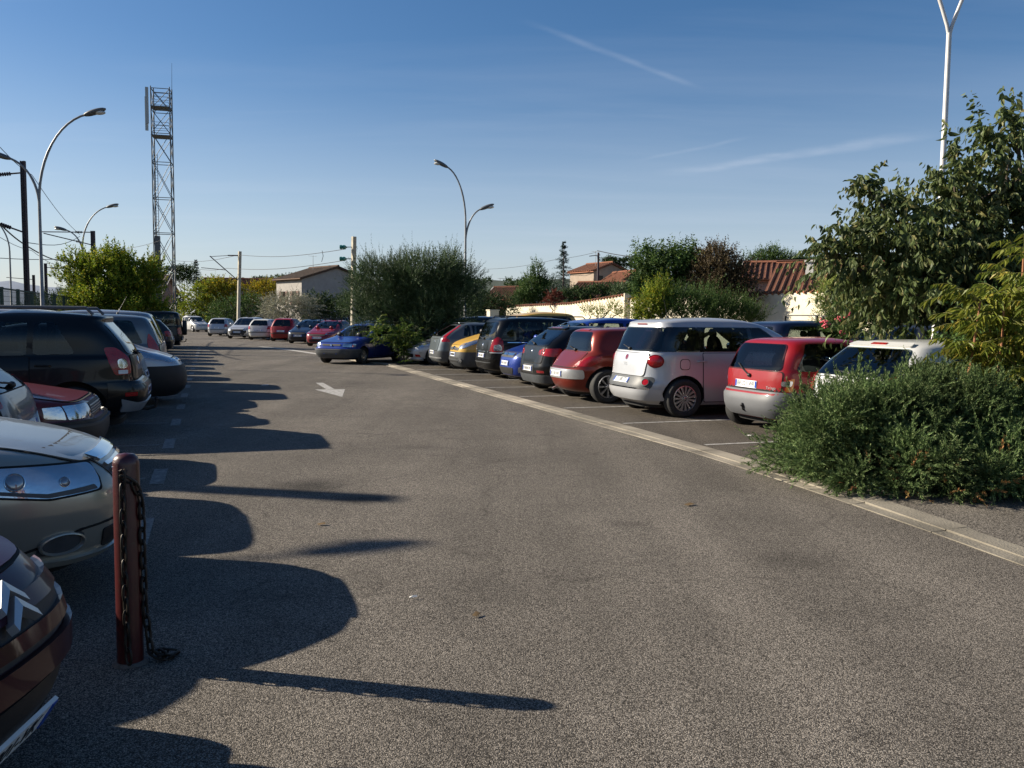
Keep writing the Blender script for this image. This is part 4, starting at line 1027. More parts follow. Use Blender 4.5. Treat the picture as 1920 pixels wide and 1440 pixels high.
# ================================================================ ground
def ground_mat(name, c1, c2, c3, stains=(), pebble=200., tint=(.5, .5), rough=.85, bump=.6):
    m = bpy.data.materials.new(name); nt, out = nodes_of(m); tc = N(nt, 'ShaderNodeTexCoord'); Lk = nt.links.new
    p = N(nt, 'ShaderNodeBsdfPrincipled'); p.inputs['Roughness'].default_value = rough; p.inputs['Specular IOR Level'].default_value = .15
    vo = N(nt, 'ShaderNodeTexVoronoi', i_Scale=pebble); vo.inputs['Randomness'].default_value = 1
    Lk(tc.outputs['Object'], vo.inputs['Vector'])
    sp = N(nt, 'ShaderNodeSeparateColor'); Lk(vo.outputs['Color'], sp.inputs[0])
    cr = N(nt, 'ShaderNodeValToRGB'); e = cr.color_ramp.elements; e[0].color = col4(c1); e[0].position = .05; e[1].color = col4(c3); e[1].position = 1
    x = e.new(.5); x.color = col4(c2); Lk(sp.outputs[0], cr.inputs[0])
    # dark binder between the stones
    dr = N(nt, 'ShaderNodeMapRange'); dr.inputs[1].default_value = .25; dr.inputs[2].default_value = .75; dr.inputs[3].default_value = 1.12; dr.inputs[4].default_value = .55
    Lk(vo.outputs['Distance'], dr.inputs[0])
    m1 = N(nt, 'ShaderNodeMix', data_type='RGBA', blend_type='MULTIPLY'); m1.inputs[0].default_value = 1; Lk(cr.outputs[0], m1.inputs[6]); Lk(dr.outputs[0], m1.inputs[7])
    def patchy(prev, scale, lo, hi, a=.35, b=.68, det=7., cw=None, vec=None):
        nz = N(nt, 'ShaderNodeTexNoise', i_Scale=scale, i_Detail=det, i_Roughness=.6); Lk(vec or tc.outputs['Object'], nz.inputs['Vector'])
        mr = N(nt, 'ShaderNodeMapRange'); mr.inputs[1].default_value = a; mr.inputs[2].default_value = b; mr.inputs[3].default_value = lo; mr.inputs[4].default_value = hi
        Lk(nz.outputs['Fac'], mr.inputs[0]); q = N(nt, 'ShaderNodeMix', data_type='RGBA', blend_type='MULTIPLY'); q.inputs[0].default_value = 1
        Lk(prev, q.inputs[6]); Lk(mr.outputs[0], q.inputs[7]); return q.outputs[2]
    c = patchy(m1.outputs[2], .22, .80, 1.15); c = patchy(c, 1.7, .90, 1.08); c = patchy(c, 40., .9, 1.1)
    vc = N(nt, 'ShaderNodeTexVoronoi', feature='DISTANCE_TO_EDGE', i_Scale=.33); wn = N(nt, 'ShaderNodeTexNoise', i_Scale=1.6, i_Detail=6.); Lk(tc.outputs['Object'], wn.inputs['Vector'])
    wv = N(nt, 'ShaderNodeMix', data_type='RGBA', blend_type='LINEAR_LIGHT'); wv.inputs[0].default_value = .35; Lk(tc.outputs['Object'], wv.inputs[6]); Lk(wn.outputs['Color'], wv.inputs[7]); Lk(wv.outputs[2], vc.inputs['Vector'])
    ck = N(nt, 'ShaderNodeMapRange'); ck.inputs[1].default_value = 0; ck.inputs[2].default_value = .006; ck.inputs[3].default_value = .72; ck.inputs[4].default_value = 1.; Lk(vc.outputs['Distance'], ck.inputs[0])
    qk = N(nt, 'ShaderNodeMix', data_type='RGBA', blend_type='MULTIPLY'); qk.inputs[0].default_value = 1; Lk(c, qk.inputs[6]); Lk(ck.outputs[0], qk.inputs[7]); c = qk.outputs[2]
    # worn wheel tracks along the lane
    mp = N(nt, 'ShaderNodeMapping'); mp.inputs['Rotation'].default_value = (0, 0, -LANE); mp.inputs['Scale'].default_value = (1.1, .05, 1); Lk(tc.outputs['Object'], mp.inputs['Vector'])
    c = patchy(c, 1.0, .86, 1.1, .38, .66, 4., vec=mp.outputs[0])
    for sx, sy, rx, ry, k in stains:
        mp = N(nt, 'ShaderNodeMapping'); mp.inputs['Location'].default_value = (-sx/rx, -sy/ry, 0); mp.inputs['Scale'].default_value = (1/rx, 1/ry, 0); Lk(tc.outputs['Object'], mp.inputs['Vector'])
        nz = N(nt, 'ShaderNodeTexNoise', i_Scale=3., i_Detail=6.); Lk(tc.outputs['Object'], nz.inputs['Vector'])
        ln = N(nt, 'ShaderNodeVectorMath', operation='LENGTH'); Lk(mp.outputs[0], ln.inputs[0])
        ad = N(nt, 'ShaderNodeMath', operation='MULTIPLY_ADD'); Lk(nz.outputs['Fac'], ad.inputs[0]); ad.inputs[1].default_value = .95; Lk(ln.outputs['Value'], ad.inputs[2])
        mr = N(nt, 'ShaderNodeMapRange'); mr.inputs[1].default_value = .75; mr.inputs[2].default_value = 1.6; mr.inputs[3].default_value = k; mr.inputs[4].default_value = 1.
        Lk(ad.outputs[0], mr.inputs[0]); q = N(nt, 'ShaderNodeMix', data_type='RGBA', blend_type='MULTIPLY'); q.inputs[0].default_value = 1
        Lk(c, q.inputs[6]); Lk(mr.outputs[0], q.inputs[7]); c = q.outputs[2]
    Lk(c, p.inputs['Base Color'])
    b = N(nt, 'ShaderNodeBump', i_Strength=bump, i_Distance=.006); inv = N(nt, 'ShaderNodeMath', operation='SUBTRACT'); inv.inputs[0].default_value = 1; Lk(vo.outputs['Distance'], inv.inputs[1])
    Lk(inv.outputs[0], b.inputs['Height']); Lk(b.outputs[0], p.inputs['Normal']); Lk(p.outputs[0], out.inputs[0])
    return m
def sheet(name, pts, z, mat, kind='structure'):
    b = MB(); b.add([(p[0], p[1], z) for p in pts], [tuple(range(len(pts)))]); o = b.build(name, mat); return tag(o, kind=kind)
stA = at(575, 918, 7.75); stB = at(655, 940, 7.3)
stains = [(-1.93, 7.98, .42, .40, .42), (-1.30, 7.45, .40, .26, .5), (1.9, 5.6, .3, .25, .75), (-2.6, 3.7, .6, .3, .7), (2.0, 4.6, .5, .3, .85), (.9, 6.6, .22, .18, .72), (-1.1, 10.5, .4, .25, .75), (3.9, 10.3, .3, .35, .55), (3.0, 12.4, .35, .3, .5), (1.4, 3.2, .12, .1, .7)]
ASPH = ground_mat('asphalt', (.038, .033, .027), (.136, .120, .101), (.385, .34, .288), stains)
BAYM = ground_mat('asphalt_bays', (.04, .036, .031), (.10, .087, .072), (.25, .215, .175), (), 190.)
gravel = ground_mat('pale_gravelly_asphalt', (.06, .053, .045), (.17, .15, .125), (.36, .32, .27), (), 120.)
soil = ground_mat('dry_soil', (.07, .055, .04), (.16, .125, .09), (.28, .23, .17), (), 60., bump=.9)
field = ground_mat('dry_grass_soil', (.05, .055, .02), (.10, .09, .04), (.15, .12, .07), (), 20.)
g = MB(); g.add([(-2500, -60, -.008), (2500, -60, -.008), (2500, 3000, -.008), (-2500, 3000, -.008)], [(0, 1, 2, 3)]); tag(g.build('ground', field), kind='structure')
def lane_line(t, s0, s1, step=1.0, curve=True):
    out = []; s = s0
    while s <= s1+1e-6:
        dt = -.055*max(0, 9-s)-.012*max(0, 8-s)**2 if curve else 0
        out.append((s, t+max(dt, -1.6))); s += step
    return out
# the lane's asphalt runs from well left of the left bays to the kerb, and on past the far cars
road = [st(-6, -6.0), st(-6, 4.0)]+[st(s, t) for s, t in lane_line(5.52, -4, 28.2)]+[st(31, 5.0), st(36, 4.6), st(70, 22), st(110, 20), st(110, -20), st(60, -6.2)]
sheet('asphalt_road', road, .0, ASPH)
bays = [st(s, t) for s, t in lane_line(5.86, 5.5, 28.2)]+[st(31, 5.35), st(36, 4.95), st(66, 18.5), st(66, 30), st(5, 30)]
sheet('parking_bays', bays, .004, BAYM)
sheet('pavement', [st(s, t) for s, t in lane_line(5.86, -4, 7.4)]+[st(7.4, 20), st(-4, 20)], .016, gravel)
# kerb: a flat gutter course and a slightly raised course of concrete blocks
conc = leafmat('kerb_concrete', (.15, .135, .108), (.195, .172, .138), (.24, .212, .168), 0, .9, .2, 1.35)
_nt = conc.node_tree; _tc = N(_nt, 'ShaderNodeTexCoord'); _nz = N(_nt, 'ShaderNodeTexNoise', i_Scale=55., i_Detail=6.); _nt.links.new(_tc.outputs['Object'], _nz.inputs['Vector']); _b = N(_nt, 'ShaderNodeBump', i_Strength=.7, i_Distance=.012); _nt.links.new(_nz.outputs['Fac'], _b.inputs['Height'])
[_nt.links.new(_b.outputs[0], n_.inputs['Normal']) for n_ in _nt.nodes if n_.type == 'BSDF_PRINCIPLED']
def course(name, t0, t1, z, h, s0=-4.0, s1=28.2, bl=1.0):
    b = MB(); s = s0
    while s < s1:
        e = min(s+bl-.012, s1); q = [(s, t0), (e, t0), (e, t1), (s, t1)]
        vs = []
        for zz in (z-.05, z+h):
            for a, t in q:
                t2 = lane_line(t, a, a)[0][1]; p = st(a, t2, zz+random.uniform(-.004, .003)*(zz > z)); vs.append(p)
        b.add(vs, [(3,2,1,0), (4,5,6,7), (0,1,5,4), (1,2,6,5), (2,3,7,6), (3,0,4,7)]); s += bl
    return tag(b.build(name, conc), kind='structure')
course('gutter', 5.52, 5.66, 0, .008); course('kerb', 5.664, 5.90, 0, .018)
# kerb round the end of the island with the olive tree, and the pale strip beyond the blue car
b = MB(); isl = [st(28.2, 5.78), st(29.2, 5.65), st(30.2, 5.3), st(31.5, 5.1), st(34, 5.0)]
for a, c in zip(isl[:-1], isl[1:]): b.bar(a+Vector((0,0,.0)), c+Vector((0,0,.0)), .24, .08)
tag(b.build('island_kerb', conc), kind='structure')
def gp(px, py):
    x, y, z = _ray(px, py); t = -CAM_H/z; return Vector((x*t, y*t, 0))
def worn_paint(name, c, lo, hi, sc):
    m = bpy.data.materials.new(name); nt, out = nodes_of(m); tc = N(nt, 'ShaderNodeTexCoord'); nz = N(nt, 'ShaderNodeTexNoise', i_Scale=sc, i_Detail=9., i_Roughness=.75); nt.links.new(tc.outputs['Object'], nz.inputs['Vector'])
    mr = N(nt, 'ShaderNodeMapRange'); mr.inputs[1].default_value = lo; mr.inputs[2].default_value = hi; nt.links.new(nz.outputs['Fac'], mr.inputs[0]); mx = N(nt, 'ShaderNodeMix', data_type='RGBA'); nt.links.new(mr.outputs[0], mx.inputs[0])
    mx.inputs[6].default_value = (.10, .09, .08, 1); mx.inputs[7].default_value = col4(c); p = N(nt, 'ShaderNodeBsdfPrincipled'); p.inputs['Roughness'].default_value = .85; nt.links.new(mx.outputs[2], p.inputs['Base Color']); nt.links.new(p.outputs[0], out.inputs[0]); return m
white = worn_paint('road_paint', (.36, .35, .33), .36, .54, 16.)
faded = worn_paint('worn_road_paint', (.24, .235, .22), .40, .62, 18.)
b = MB()
def stripe(b, a, c, w, z=.0085):
    d = (c-a).normalized(); n = Vector((-d.y, d.x, 0))*w/2
    b.add([(p.x, p.y, z) for p in (a-n, c-n, c+n, a+n)], [(0, 1, 2, 3)])
RS = [9.46+2.33*k for k in range(-1, 9)]
for s in RS: stripe(b, st(s, 6.0), st(s, 10.6), .075)
tag(b.build('bay_markings', white), kind='structure')
b = MB()
for k in range(0, 18):
    s = 6.71+2.3*k; stripe(b, st(s, -4.8), st(s, -.62), .07, .004); (stripe(b, st(s-.35, -.5), st(s+.5, -.5), .13, .0045) if k > -1 else None)
tag(b.build('worn_bay_markings', faded), kind='structure')
b = MB()
ar = [(592, 718), (605.5, 718), (627, 729.6), (612, 730.2)]; b.add([(gp(*q).x, gp(*q).y, .0045) for q in ar], [(0, 1, 2, 3)])
b.add([(gp(*q).x, gp(*q).y, .0045) for q in ((590, 730.6), (647, 730), (641.7, 744.5))], [(0, 1, 2)])
tag(b.build('road_arrow_marking', white), kind='structure')
b = MB(); pts = [gp(488, 650), gp(520, 653), gp(560, 658.5), gp(600, 664.5), gp(640, 672)]
for a, c in zip(pts[:-1], pts[1:]): stripe(b, a, c, .35, .005)
tag(b.build('road_edge_line', plain('pale_strip', (.36, .34, .31), .9, var=.3)), kind='structure')
# ================================================================ cars
PT = dict(silver=paint('silver', (.43, .44, .46), .35, .36), greysilver=paint('grey_silver', (.27, .285, .30), .55, .3), beige=paint('silver_beige', (.33, .315, .27), .5, .3),
 copper=paint('copper', (.17, .018, .009), .35), red=paint('red', (.22, .004, .007), 0, .4), white=paint('white', (.50, .50, .485)), black=paint('black', (.003, .0033, .004), .0, .3, .02, .3, .25),
 blue=paint('blue', (.010, .034, .22), .2), navy=paint('navy', (.005, .009, .028), .1, .3, .06, .5, .35), yellow=paint('yellow', (.52, .31, .055), 0, .4), grey=paint('grey', (.11, .13, .145), .5), dgrey=paint('dark_grey', (.022, .024, .028), .4, .3, .06, .5),
 plum=paint('plum', (.035, .003, .009), .15, .35, .04, .4, .15), dred=paint('dark_red', (.10, .006, .007), 0, .45, .06), bluegrey=paint('blue_grey', (.18, .22, .29), .5), slate=paint('slate', (.075, .095, .13), .4), lblue=paint('light_blue', (.30, .42, .50), .3), crimson=paint('crimson', (.18, .006, .016), .1))
GL = 'cars parked along the left of the lane'; GR = 'cars parked along the right kerb'; GF = 'cars parked at the far end'; G2 = 'cars in the second row'
RT = LANE                       # heading of +t
def car_at(label, sp, pm, s, t_end, end, group, det=2, turn=0.0):
    """car in a bay, its lane-side end at t_end; end: +1 nose to larger t, -1 nose to smaller t"""
    L = sp['L']; tc = t_end+end_side(group)*L/2
    ang = RT+(0 if end > 0 else math.pi)+turn
    return build_car('parked_car', label, sp, PT[pm], st(s, tc), ang, group, det)
def end_side(group): return 1 if group in (GR, G2) else -1
CARS = [
 # left row: nose out = +1, tail out = -1
 ('plum hatchback with a double chevron emblem on its grille, nearest on the lane', sp_chevron, 'plum', 3.36, -.45, 1, GL, 2),
 ('silver beige saloon with a chrome barred grille behind the dark red bollard', sp_saloon, 'beige', 5.68, -.48, 1, GL, 2),
 ('slate blue hatchback parked tail out between the silver saloon and dark red car', lambda: sp_rear(3.9, 1.68, 1.44, 'dred', 1.4, zt=.98), 'slate', 8.0, -1.4, -1, GL, 2),
 ('old dark red saloon with square headlamps and black bumper', sp_old_nose, 'dred', 9.9, -1.08, 1, GL, 2),
 ('black off-roader with silver skid plate, tow bar and roof rails', sp_suv, 'black', 12.85, -.82, -1, GL, 2),
 ('dark hatchback with red tail lamps just beyond the black off-roader', lambda: sp_rear(4.0, 1.72, 1.50, 'red', 1.8, zt=.92, tb=.4), 'dgrey', 14.95, -.95, -1, GL, 2),
 ('pale silver blue stubby van with black bumper, nose out', sp_stub, 'silver', 17.0, -.45, 1, GL, 2),
 ('grey people carrier with red tail lamps beyond the pale stubby van', lambda: sp_mpv_rear(4.25, 1.63, 'red'), 'grey', 19.2, -.85, -1, GL, 1),
 ('silver people carrier with dark windows beyond the grey people carrier', lambda: sp_mpv_rear(4.4, 1.72, 'red'), 'greysilver', 21.6, -.95, -1, GL, 1),
 ('black boxy off-roader with spare wheel on its back door', sp_spare, 'black', 45.0, -1.25, -1, GL, 1),
 # right row
 ('white hatchback half hidden behind the big juniper bush', sp_white, 'white', 8.35, 7.15, 1, GR, 2),
 ('small red hatchback with grey bumpers and plate BP-321-WR', sp_small, 'red', 10.6, 7.36, 1, GR, 2),
 ('silver tall five-door with round red lamps and black bumper band', sp_oval, 'silver', 13.12, 6.62, 1, GR, 2),
 ('copper red hatchback with stepped tail and spoked alloy wheels', sp_step, 'copper', 15.6, 6.45, 1, GR, 2),
 ('black sporty hatchback with wide red tail lamps', sp_sport, 'black', 17.6, 6.6, 1, GR, 2),
 ('bright blue people carrier, nose to the lane between two black cars', sp_mpv_nose, 'blue', 19.9, 6.85, -1, GR, 2),
 ('black seven-seat people carrier with tall red and clear lamps', sp_van_rear, 'black', 22.2, 6.95, 1, GR, 2),
 ('yellow van with dark grey bumper, nose to the lane', sp_ludo, 'yellow', 24.5, 6.8, -1, GR, 2),
 ('dark grey hatchback with tall red lamps beside its rear window', sp_tall_lamps, 'grey', 26.8, 6.75, 1, GR, 2),
 ('silver hatchback, nose to the lane beside the olive tree', sp_nose, 'silver', 29.1, 6.45, -1, GR, 2),
 ('dark blue people carrier, nose out behind the olive trunk', lambda: sp_mpv(4.4, 1.70, 1.78, 1.03), 'navy', 33.8, 7.6, -1, GR, 1),
 # second row
 ('dark blue estate with roof bars behind the silver five-door', lambda: sp_mpv(4.4, 1.64, 1.76, 1.0), 'navy', 16.4, 11.4, 1, G2, 1),
 ('dark grey hatchback behind the white lamp post', lambda: sp_rear(4.1, 1.72, 1.60), 'dgrey', 12.6, 11.6, 1, G2, 1),
 ('blue hatchback showing its roof between the dark cars and the cream cabinet', lambda: sp_rear(4.0, 1.70, 1.50), 'lblue', 36.2, 10.6, -1, G2, 1),
]
def mpv_std(sp):
    glazing(sp, sp['zb']+.01, sp['zt'], B=(.15, -.85), gar=(.3, .3), zw=sp['zb']+.03, rise=.02); head_tail(sp, zh=.82, zt=.95, th=.3)
    P_(sp, 'grille', 'F', quad_(.42, .62, .46, .74), 'black', .006, .03); sp['extra'] += [plates(front='', rear='', zf=.5, zr=.66), mirrors(.9, 1.08), handles((0, -.95), .92)]
    return sp
for lab, f, pm, s, t, e, grp, det in CARS:
    sp = f()
    if not sp['parts']: mpv_std(sp)
    if 'roof bars' in lab: sp['extra'].append(crossbars((.35, -.75), .58, 1.58, .17))
    o = car_at(lab, sp, pm, s, t, e, grp, det, R_(-16) if 'chevron' in lab else 0)
    for w_, k_ in (('white hatchback half', .95), ('small red', .97), ('silver beige', 1.05)):
        if lab.startswith(w_): o.scale.z = k_
# cars further along the left row, mostly seen by their shadows: one built, the others copied
def copy_tree(o, parent=None):
    c = o.copy(); COL.objects.link(c); c.parent = parent
    for ch in o.children: copy_tree(ch, c)
    return c
proto = None
ords = ['first', 'second', 'third', 'fourth', 'fifth', 'sixth', 'seventh', 'eighth']
for i, s in enumerate((24.1, 26.5, 28.8, 31.2, 33.5, 36.0, 38.6, 41.5)):
    lab = ords[i]+' dark hatchback in the shaded run between silver people carrier and black boxy off-roader'
    if proto is None: proto = build_car('parked_car', lab, sp_rear(3.95, 1.68, 1.46), PT['dgrey'], st(s, -1.35-2), RT+math.pi, GL, 1); o = proto
    else: o = copy_tree(proto); o.location = st(s, -1.4-2-.15*(i % 3)); o['label'] = lab
# blue car turning out from behind the olive island
hd = math.atan2(-.925, -.38)
def blue_old():
    sp = sp_old_nose(4.05, 1.67, 1.38); sp['parts'] = [q for q in sp['parts'] if q[0] not in ('front_bumper', 'grille', 'grille_bar', 'bumper_strip', 'headlight', 'indicator')]
    P_(sp, 'grille', 'F', quad_(.36, .63, .36, .685), 'black', .0075, .015); P_(sp, 'headlight', 'F', [(.44, .60), (.74, .59), (.77, .70), (.46, .71)], 'clear', .009, .02, True); P_(sp, 'indicator', 'F', [(.77, .60), (.93, .61), (.92, .69), (.79, .70)], 'clear', .009, .015, True)
    P_(sp, 'bumper_strip', 'F', quad_(1.2, .485, 1.2, .525), 'grey', .036, .01)
    P_(sp, 'front_bumper', 'F', quad_(1.3, .24, 1.3, .50), 'dgrey', .03, .06); sp['extra'] = sp['extra'][1:]+[plates(front='', zf=.40), disc('emblem', 'F', 0, .645, .035, 'chrome', .02)]
    return sp
fw = Vector((math.cos(hd), math.sin(hd), 0)); mid = (gp(614, 680)+gp(676, 682))/2-fw*(4.05/2-.82)
build_car('moving_car', 'blue old hatchback turning out from behind the olive tree island', blue_old(), PT['blue'], (mid.x, mid.y, 0), hd, None, 2)
# far row, by the ground under each
def far_car(label, sp, pm, px, py, ang, group=GF, zs=1.0):
    p = gp(px, py); return build_car('parked_car', label, sp, PT[pm], (p.x, p.y, 0), ang, group, 1)
toward = lambda px, deg=0: math.atan2(-1600, -(px-960))+R_(deg)
away = lambda px, deg=0: toward(px, deg)+math.pi
def front_std(L=3.9, W=1.7, H=1.47, **kw):
    sp = sp_rear(L, W, H, **kw); return sp
F_ = [
 ('white small car facing the lane at its far left end', lambda: mpv_std(sp_mpv(3.6, 1.60, 1.62, 1.0)), 'white', 367, 622, 't', 24),
 ('silver hatchback seen from behind, leftmost of the far row', lambda: sp_rear(3.9, 1.66, 1.44), 'silver', 421, 629.5, 'a', -18),
 ('silver hatchback with wide black grille mouth, facing the lane in the far row', lambda: sp_rear(4.2, 1.76, 1.54), 'silver', 464, 634, 't', -20),
 ('white hatchback with black bumper strip, tail to the lane in far row', lambda: sp_rear(3.85, 1.66, 1.43), 'white', 503, 636.5, 'a', -20),
 ('bright red hatchback, tail to the lane in the far row', lambda: sp_rear(3.7, 1.66, 1.50), 'red', 545, 639, 'a', -20),
 ('navy small car facing the lane beside the bright red hatchback', lambda: sp_rear(3.6, 1.66, 1.46), 'navy', 580, 643, 't', -22),
 ('crimson small car with roof bars facing the lane behind the blue old hatchback', lambda: sp_rear(3.6, 1.66, 1.45), 'crimson', 618, 648, 't', -22),
 ('light blue car behind the blue old hatchback and olive tree', lambda: sp_rear(4.0, 1.68, 1.44), 'lblue', 694, 637, 't', -50),
 ('white van roof showing beyond the far row, beside the pale pole', lambda: mpv_std(sp_mpv(4.6, 1.9, 1.85, 1.12)), 'white', 662, 619, 't', -60),
 ('grey estate roof showing beyond the crimson small car', lambda: sp_rear(4.2, 1.7, 1.6), 'bluegrey', 628, 621, 't', -60),
]
for lab, f, pm, px, py, di, tw in F_:
    sp = f()
    if 'black grille mouth' in lab: P_(sp, 'grille_mouth', 'F', quad_(.62, .36, .70, .58), 'black', .012, .1)
    if 'roof bars' in lab: sp['extra'].append(crossbars((.1, -.6), .5, 1.40, .12))
    far_car(lab, sp, pm, px, py, toward(px, tw) if di == 't' else away(px, tw))
# ================================================================ bollard, lamps, masts, tower, fence
bol = gp(245, 1243)
bred = plain('bollard_red', (.055, .004, .005), .38, var=.35, scale=12, coat=.2)
_nt = bred.node_tree; _p = [n for n in _nt.nodes if n.type == 'BSDF_PRINCIPLED'][0]; _src = _p.inputs['Base Color'].links[0].from_socket
_n = N(_nt, 'ShaderNodeTexNoise', i_Scale=38., i_Detail=8., i_Roughness=.7); _nt.links.new([n for n in _nt.nodes if n.type == 'TEX_COORD'][0].outputs['Object'], _n.inputs['Vector'])
_r = N(_nt, 'ShaderNodeMapRange'); _r.inputs[1].default_value = .60; _r.inputs[2].default_value = .64; _nt.links.new(_n.outputs['Fac'], _r.inputs[0])
_m = N(_nt, 'ShaderNodeMix', data_type='RGBA'); _nt.links.new(_r.outputs[0], _m.inputs[0]); _nt.links.new(_src, _m.inputs[6]); _m.inputs[7].default_value = (.045, .022, .014, 1); _nt.links.new(_m.outputs[2], _p.inputs['Base Color'])
iron = plain('rusty_chain', (.035, .028, .022), .5, .6, var=.4, scale=40)
r = empty('bollard', bol, 0, 'dark red round bollard with a rusty chain hanging down it', 'bollard')
f0 = Vector((.35, -.94, 0)).normalized(); b = MB(); b.lathe([(.0575, 0), (.0565, .93), (.052, .955), (.036, .972), (.0005, .978)], n=32); b.build('post', bred, r)
q = MB(); q.tube([(f0.x*.05, f0.y*.05, .905), (f0.x*.075, f0.y*.075, .905)], .011, 8); q.build('chain_lug', plain('lug_steel', (.08, .06, .05), .5, .5, var=.4), r)
for z_ in (.012,):
    q = MB(); q.lathe([(.0595, 0), (.078, .002), (.07, .012), (.0585, .016)], n=28); q.build('footing', plain('footing_mortar', (.10, .09, .08), .9, var=.5, scale=30), r)
def chain(pts, parent, label=None):
    """interlocked links strung along a path"""
    bb = MB(); pts = [Vector(p) for p in pts]; lk = .058; d = [0.0]
    for a, c in zip(pts[:-1], pts[1:]): d.append(d[-1]+(c-a).length)
    n = int(d[-1]/lk)
    def pos(q):
        for i in range(len(pts)-1):
            if q <= d[i+1] or i == len(pts)-2: return pts[i].lerp(pts[i+1], min(1, (q-d[i])/max(1e-6, d[i+1]-d[i])))
    for i in range(n):
        a = pos(i*lk); c = pos((i+1)*lk); m = (a+c)/2; ax = (c-a).normalized()
        sd = ax.cross(Vector((.3, .8, .2))).normalized(); sd = Matrix.Rotation(math.pi/2*(i % 2)+random.uniform(-.25, .25), 3, ax) @ sd
        loop = []; h = lk*.66; w = .014
        for j in range(13):
            t = 2*math.pi*j/12; loop.append(m+ax*(h*math.copysign(abs(math.cos(t))**.7, math.cos(t)))+sd*w*math.sin(t))
        bb.tube(loop, .0062, 6, caps=False)
    return bb.build('chain', iron, parent)
f_ = Vector((.35, -.94, 0)).normalized(); sd_ = Vector((.94, .35, 0))
w_ = .0675
A0 = f_*w_-sd_*.012+Vector((0, 0, .90))
chain([A0, f_*w_-sd_*.012+Vector((0, 0, .5)), f_*(w_+.002)-sd_*.006+Vector((0, 0, .12)), f_*(w_+.01)+Vector((0, 0, .02))], r)
chain([A0+Vector((0, 0, -.02)), (f_*.055+sd_*.045)+Vector((0, 0, .84)), sd_*.062+f_*.03+Vector((0, 0, .76)), sd_*.064+f_*.02+Vector((0, 0, .4)), sd_*.067+f_*.02+Vector((0, 0, .25)), sd_*.09+f_*.02+Vector((0, 0, .03)), sd_*.16+f_*.04+Vector((0, 0, .015)), sd_*.2-f_*.03+Vector((0, 0, .015)), sd_*.11-f_*.04+Vector((0, 0, .03)), sd_*.17+f_*.07+Vector((0, 0, .035))], r)
# second bollard further along, hidden behind the saloon's nose, casts no visible shape of its own
galv = plain('galvanised_steel', (.20, .205, .21), .5, .4, var=.3, scale=3)
wpole = plain('pale_painted_pole', (.56, .54, .52), .5, .1, var=.15, scale=4)
lens = plain('lamp_bowl', (.55, .55, .52), .25, .1, coat=.4)
hood = plain('lamp_hood', (.11, .115, .12), .5, .3)
def lamp_head(b, p, d, mi=1):
    d = Vector(d).normalized(); M = Matrix((d, Vector((0,0,1)).cross(d), Vector((0,0,1)))).transposed()
    b.ell(p+d*.12, (.34, .13, .075), 14, 8, mi, M)
def lamp(base, label, arms, H, pm=galv, rad=.06, group='street lamps of the car park and station', gmul=1.0):
    """arms: (direction, springing height, top height, reach, curve kind)"""
    r = empty('street_lamp', base, 0, label, 'street lamp', group)
    b = MB(); b.tube([(0, 0, 0), (0, 0, .9), (0, 0, .92), (0, 0, H)], [rad*1.25, rad*1.2, rad, rad*.72], 12); b.build('pole', pm, r)
    for d, h0, h1, reach in arms:
        d = Vector(d).normalized(); b = MB(); pts = []
        for i in range(13):
            a = math.pi/2*i/12*.90; pts.append(d*(reach*(1-math.cos(a)))*1.0+Vector((0, 0, h0+(h1-h0)*math.sin(a))))
        e = (pts[-1]-pts[-2]).normalized(); b.tube(pts, [rad*.66]*6+[rad*.55]*7, 10); b.build('arm', pm, r)
        h = MB(); lamp_head(h, pts[-1], e); hd_ = MB(); hd_.ell(pts[-1]+e*.22, (.36, .15, .085), 16, 9, 0, Matrix((e, Vector((0,0,1)).cross(e).normalized(), e.cross(Vector((0,0,1)).cross(e)).normalized())).transposed())
        o = hd_.build('lamp_head', hood, r)
        q = MB(); q.ell(pts[-1]+e*.34+Vector((0, 0, -.05)), (.22, .12, .07), 14, 8); q.build('lamp_bowl', lens, o)
    return r
R3 = Vector((1, .12, 0)); L3 = Vector((-1, -.12, 0))
def lamp_px(px, Y, label, arms, H, **kw): return lamp(gpt(px, 585, Y), label, arms, H, **kw)
lamp_px(80, 26.5, 'tall grey street lamp with curved arm to the right beside the black off-roader', [(R3, 5.0, 7.75, 1.75), (L3, 4.9, 6.35, 1.05)], 5.05)
lamp_px(158, 47, 'grey curved street lamp rising behind the yellow green tree, second from the left', [(R3, 5.2, 7.5, 1.65), (L3, 4.9, 6.2, 1.05)], 5.25)
lamp_px(22, 50, 'street lamp beyond the green mesh fence at the left picture edge', [(L3, 5.2, 7.4, 1.8)], 5.25)
lamp_px(872, 38, 'twin armed grey street lamp rising behind the olive tree', [(L3, 5.8, 8.25, 1.05), (R3, 4.9, 6.45, .85)], 5.85)
lp = at(1752, 640, 14.4)
r = empty('street_lamp', (lp.x, lp.y, 0), 0, 'pale twin armed street lamp among the mulberry leaves', 'street lamp', 'street lamps of the car park and station')
zf = at(1777, 62, 14.4).z; b = MB(); b.tube([(0, 0, 0), (0, 0, .9), (0, 0, .92), (0, 0, zf)], [.07, .066, .052, .04], 12); b.build('pole', wpole, r)
for sg in (-1, 1):
    b = MB(); pts = [Vector((sg*x, 0, zf+z)) for x, z in ((0, -.06), (.04, .12), (.13, .38), (.24, .68), (.42, 1.0), (.72, 1.28), (1.1, 1.42), (1.45, 1.48))]; b.tube(pts, .03, 10); b.build('arm', wpole, r)
    h = MB(); h.ell(pts[-1]+Vector((sg*.22, 0, .03)), (.36, .15, .085), 16, 9); o = h.build('lamp_head', hood, r); q = MB(); q.ell(pts[-1]+Vector((sg*.3, 0, -.03)), (.22, .12, .07), 14, 8); q.build('lamp_bowl', lens, o)
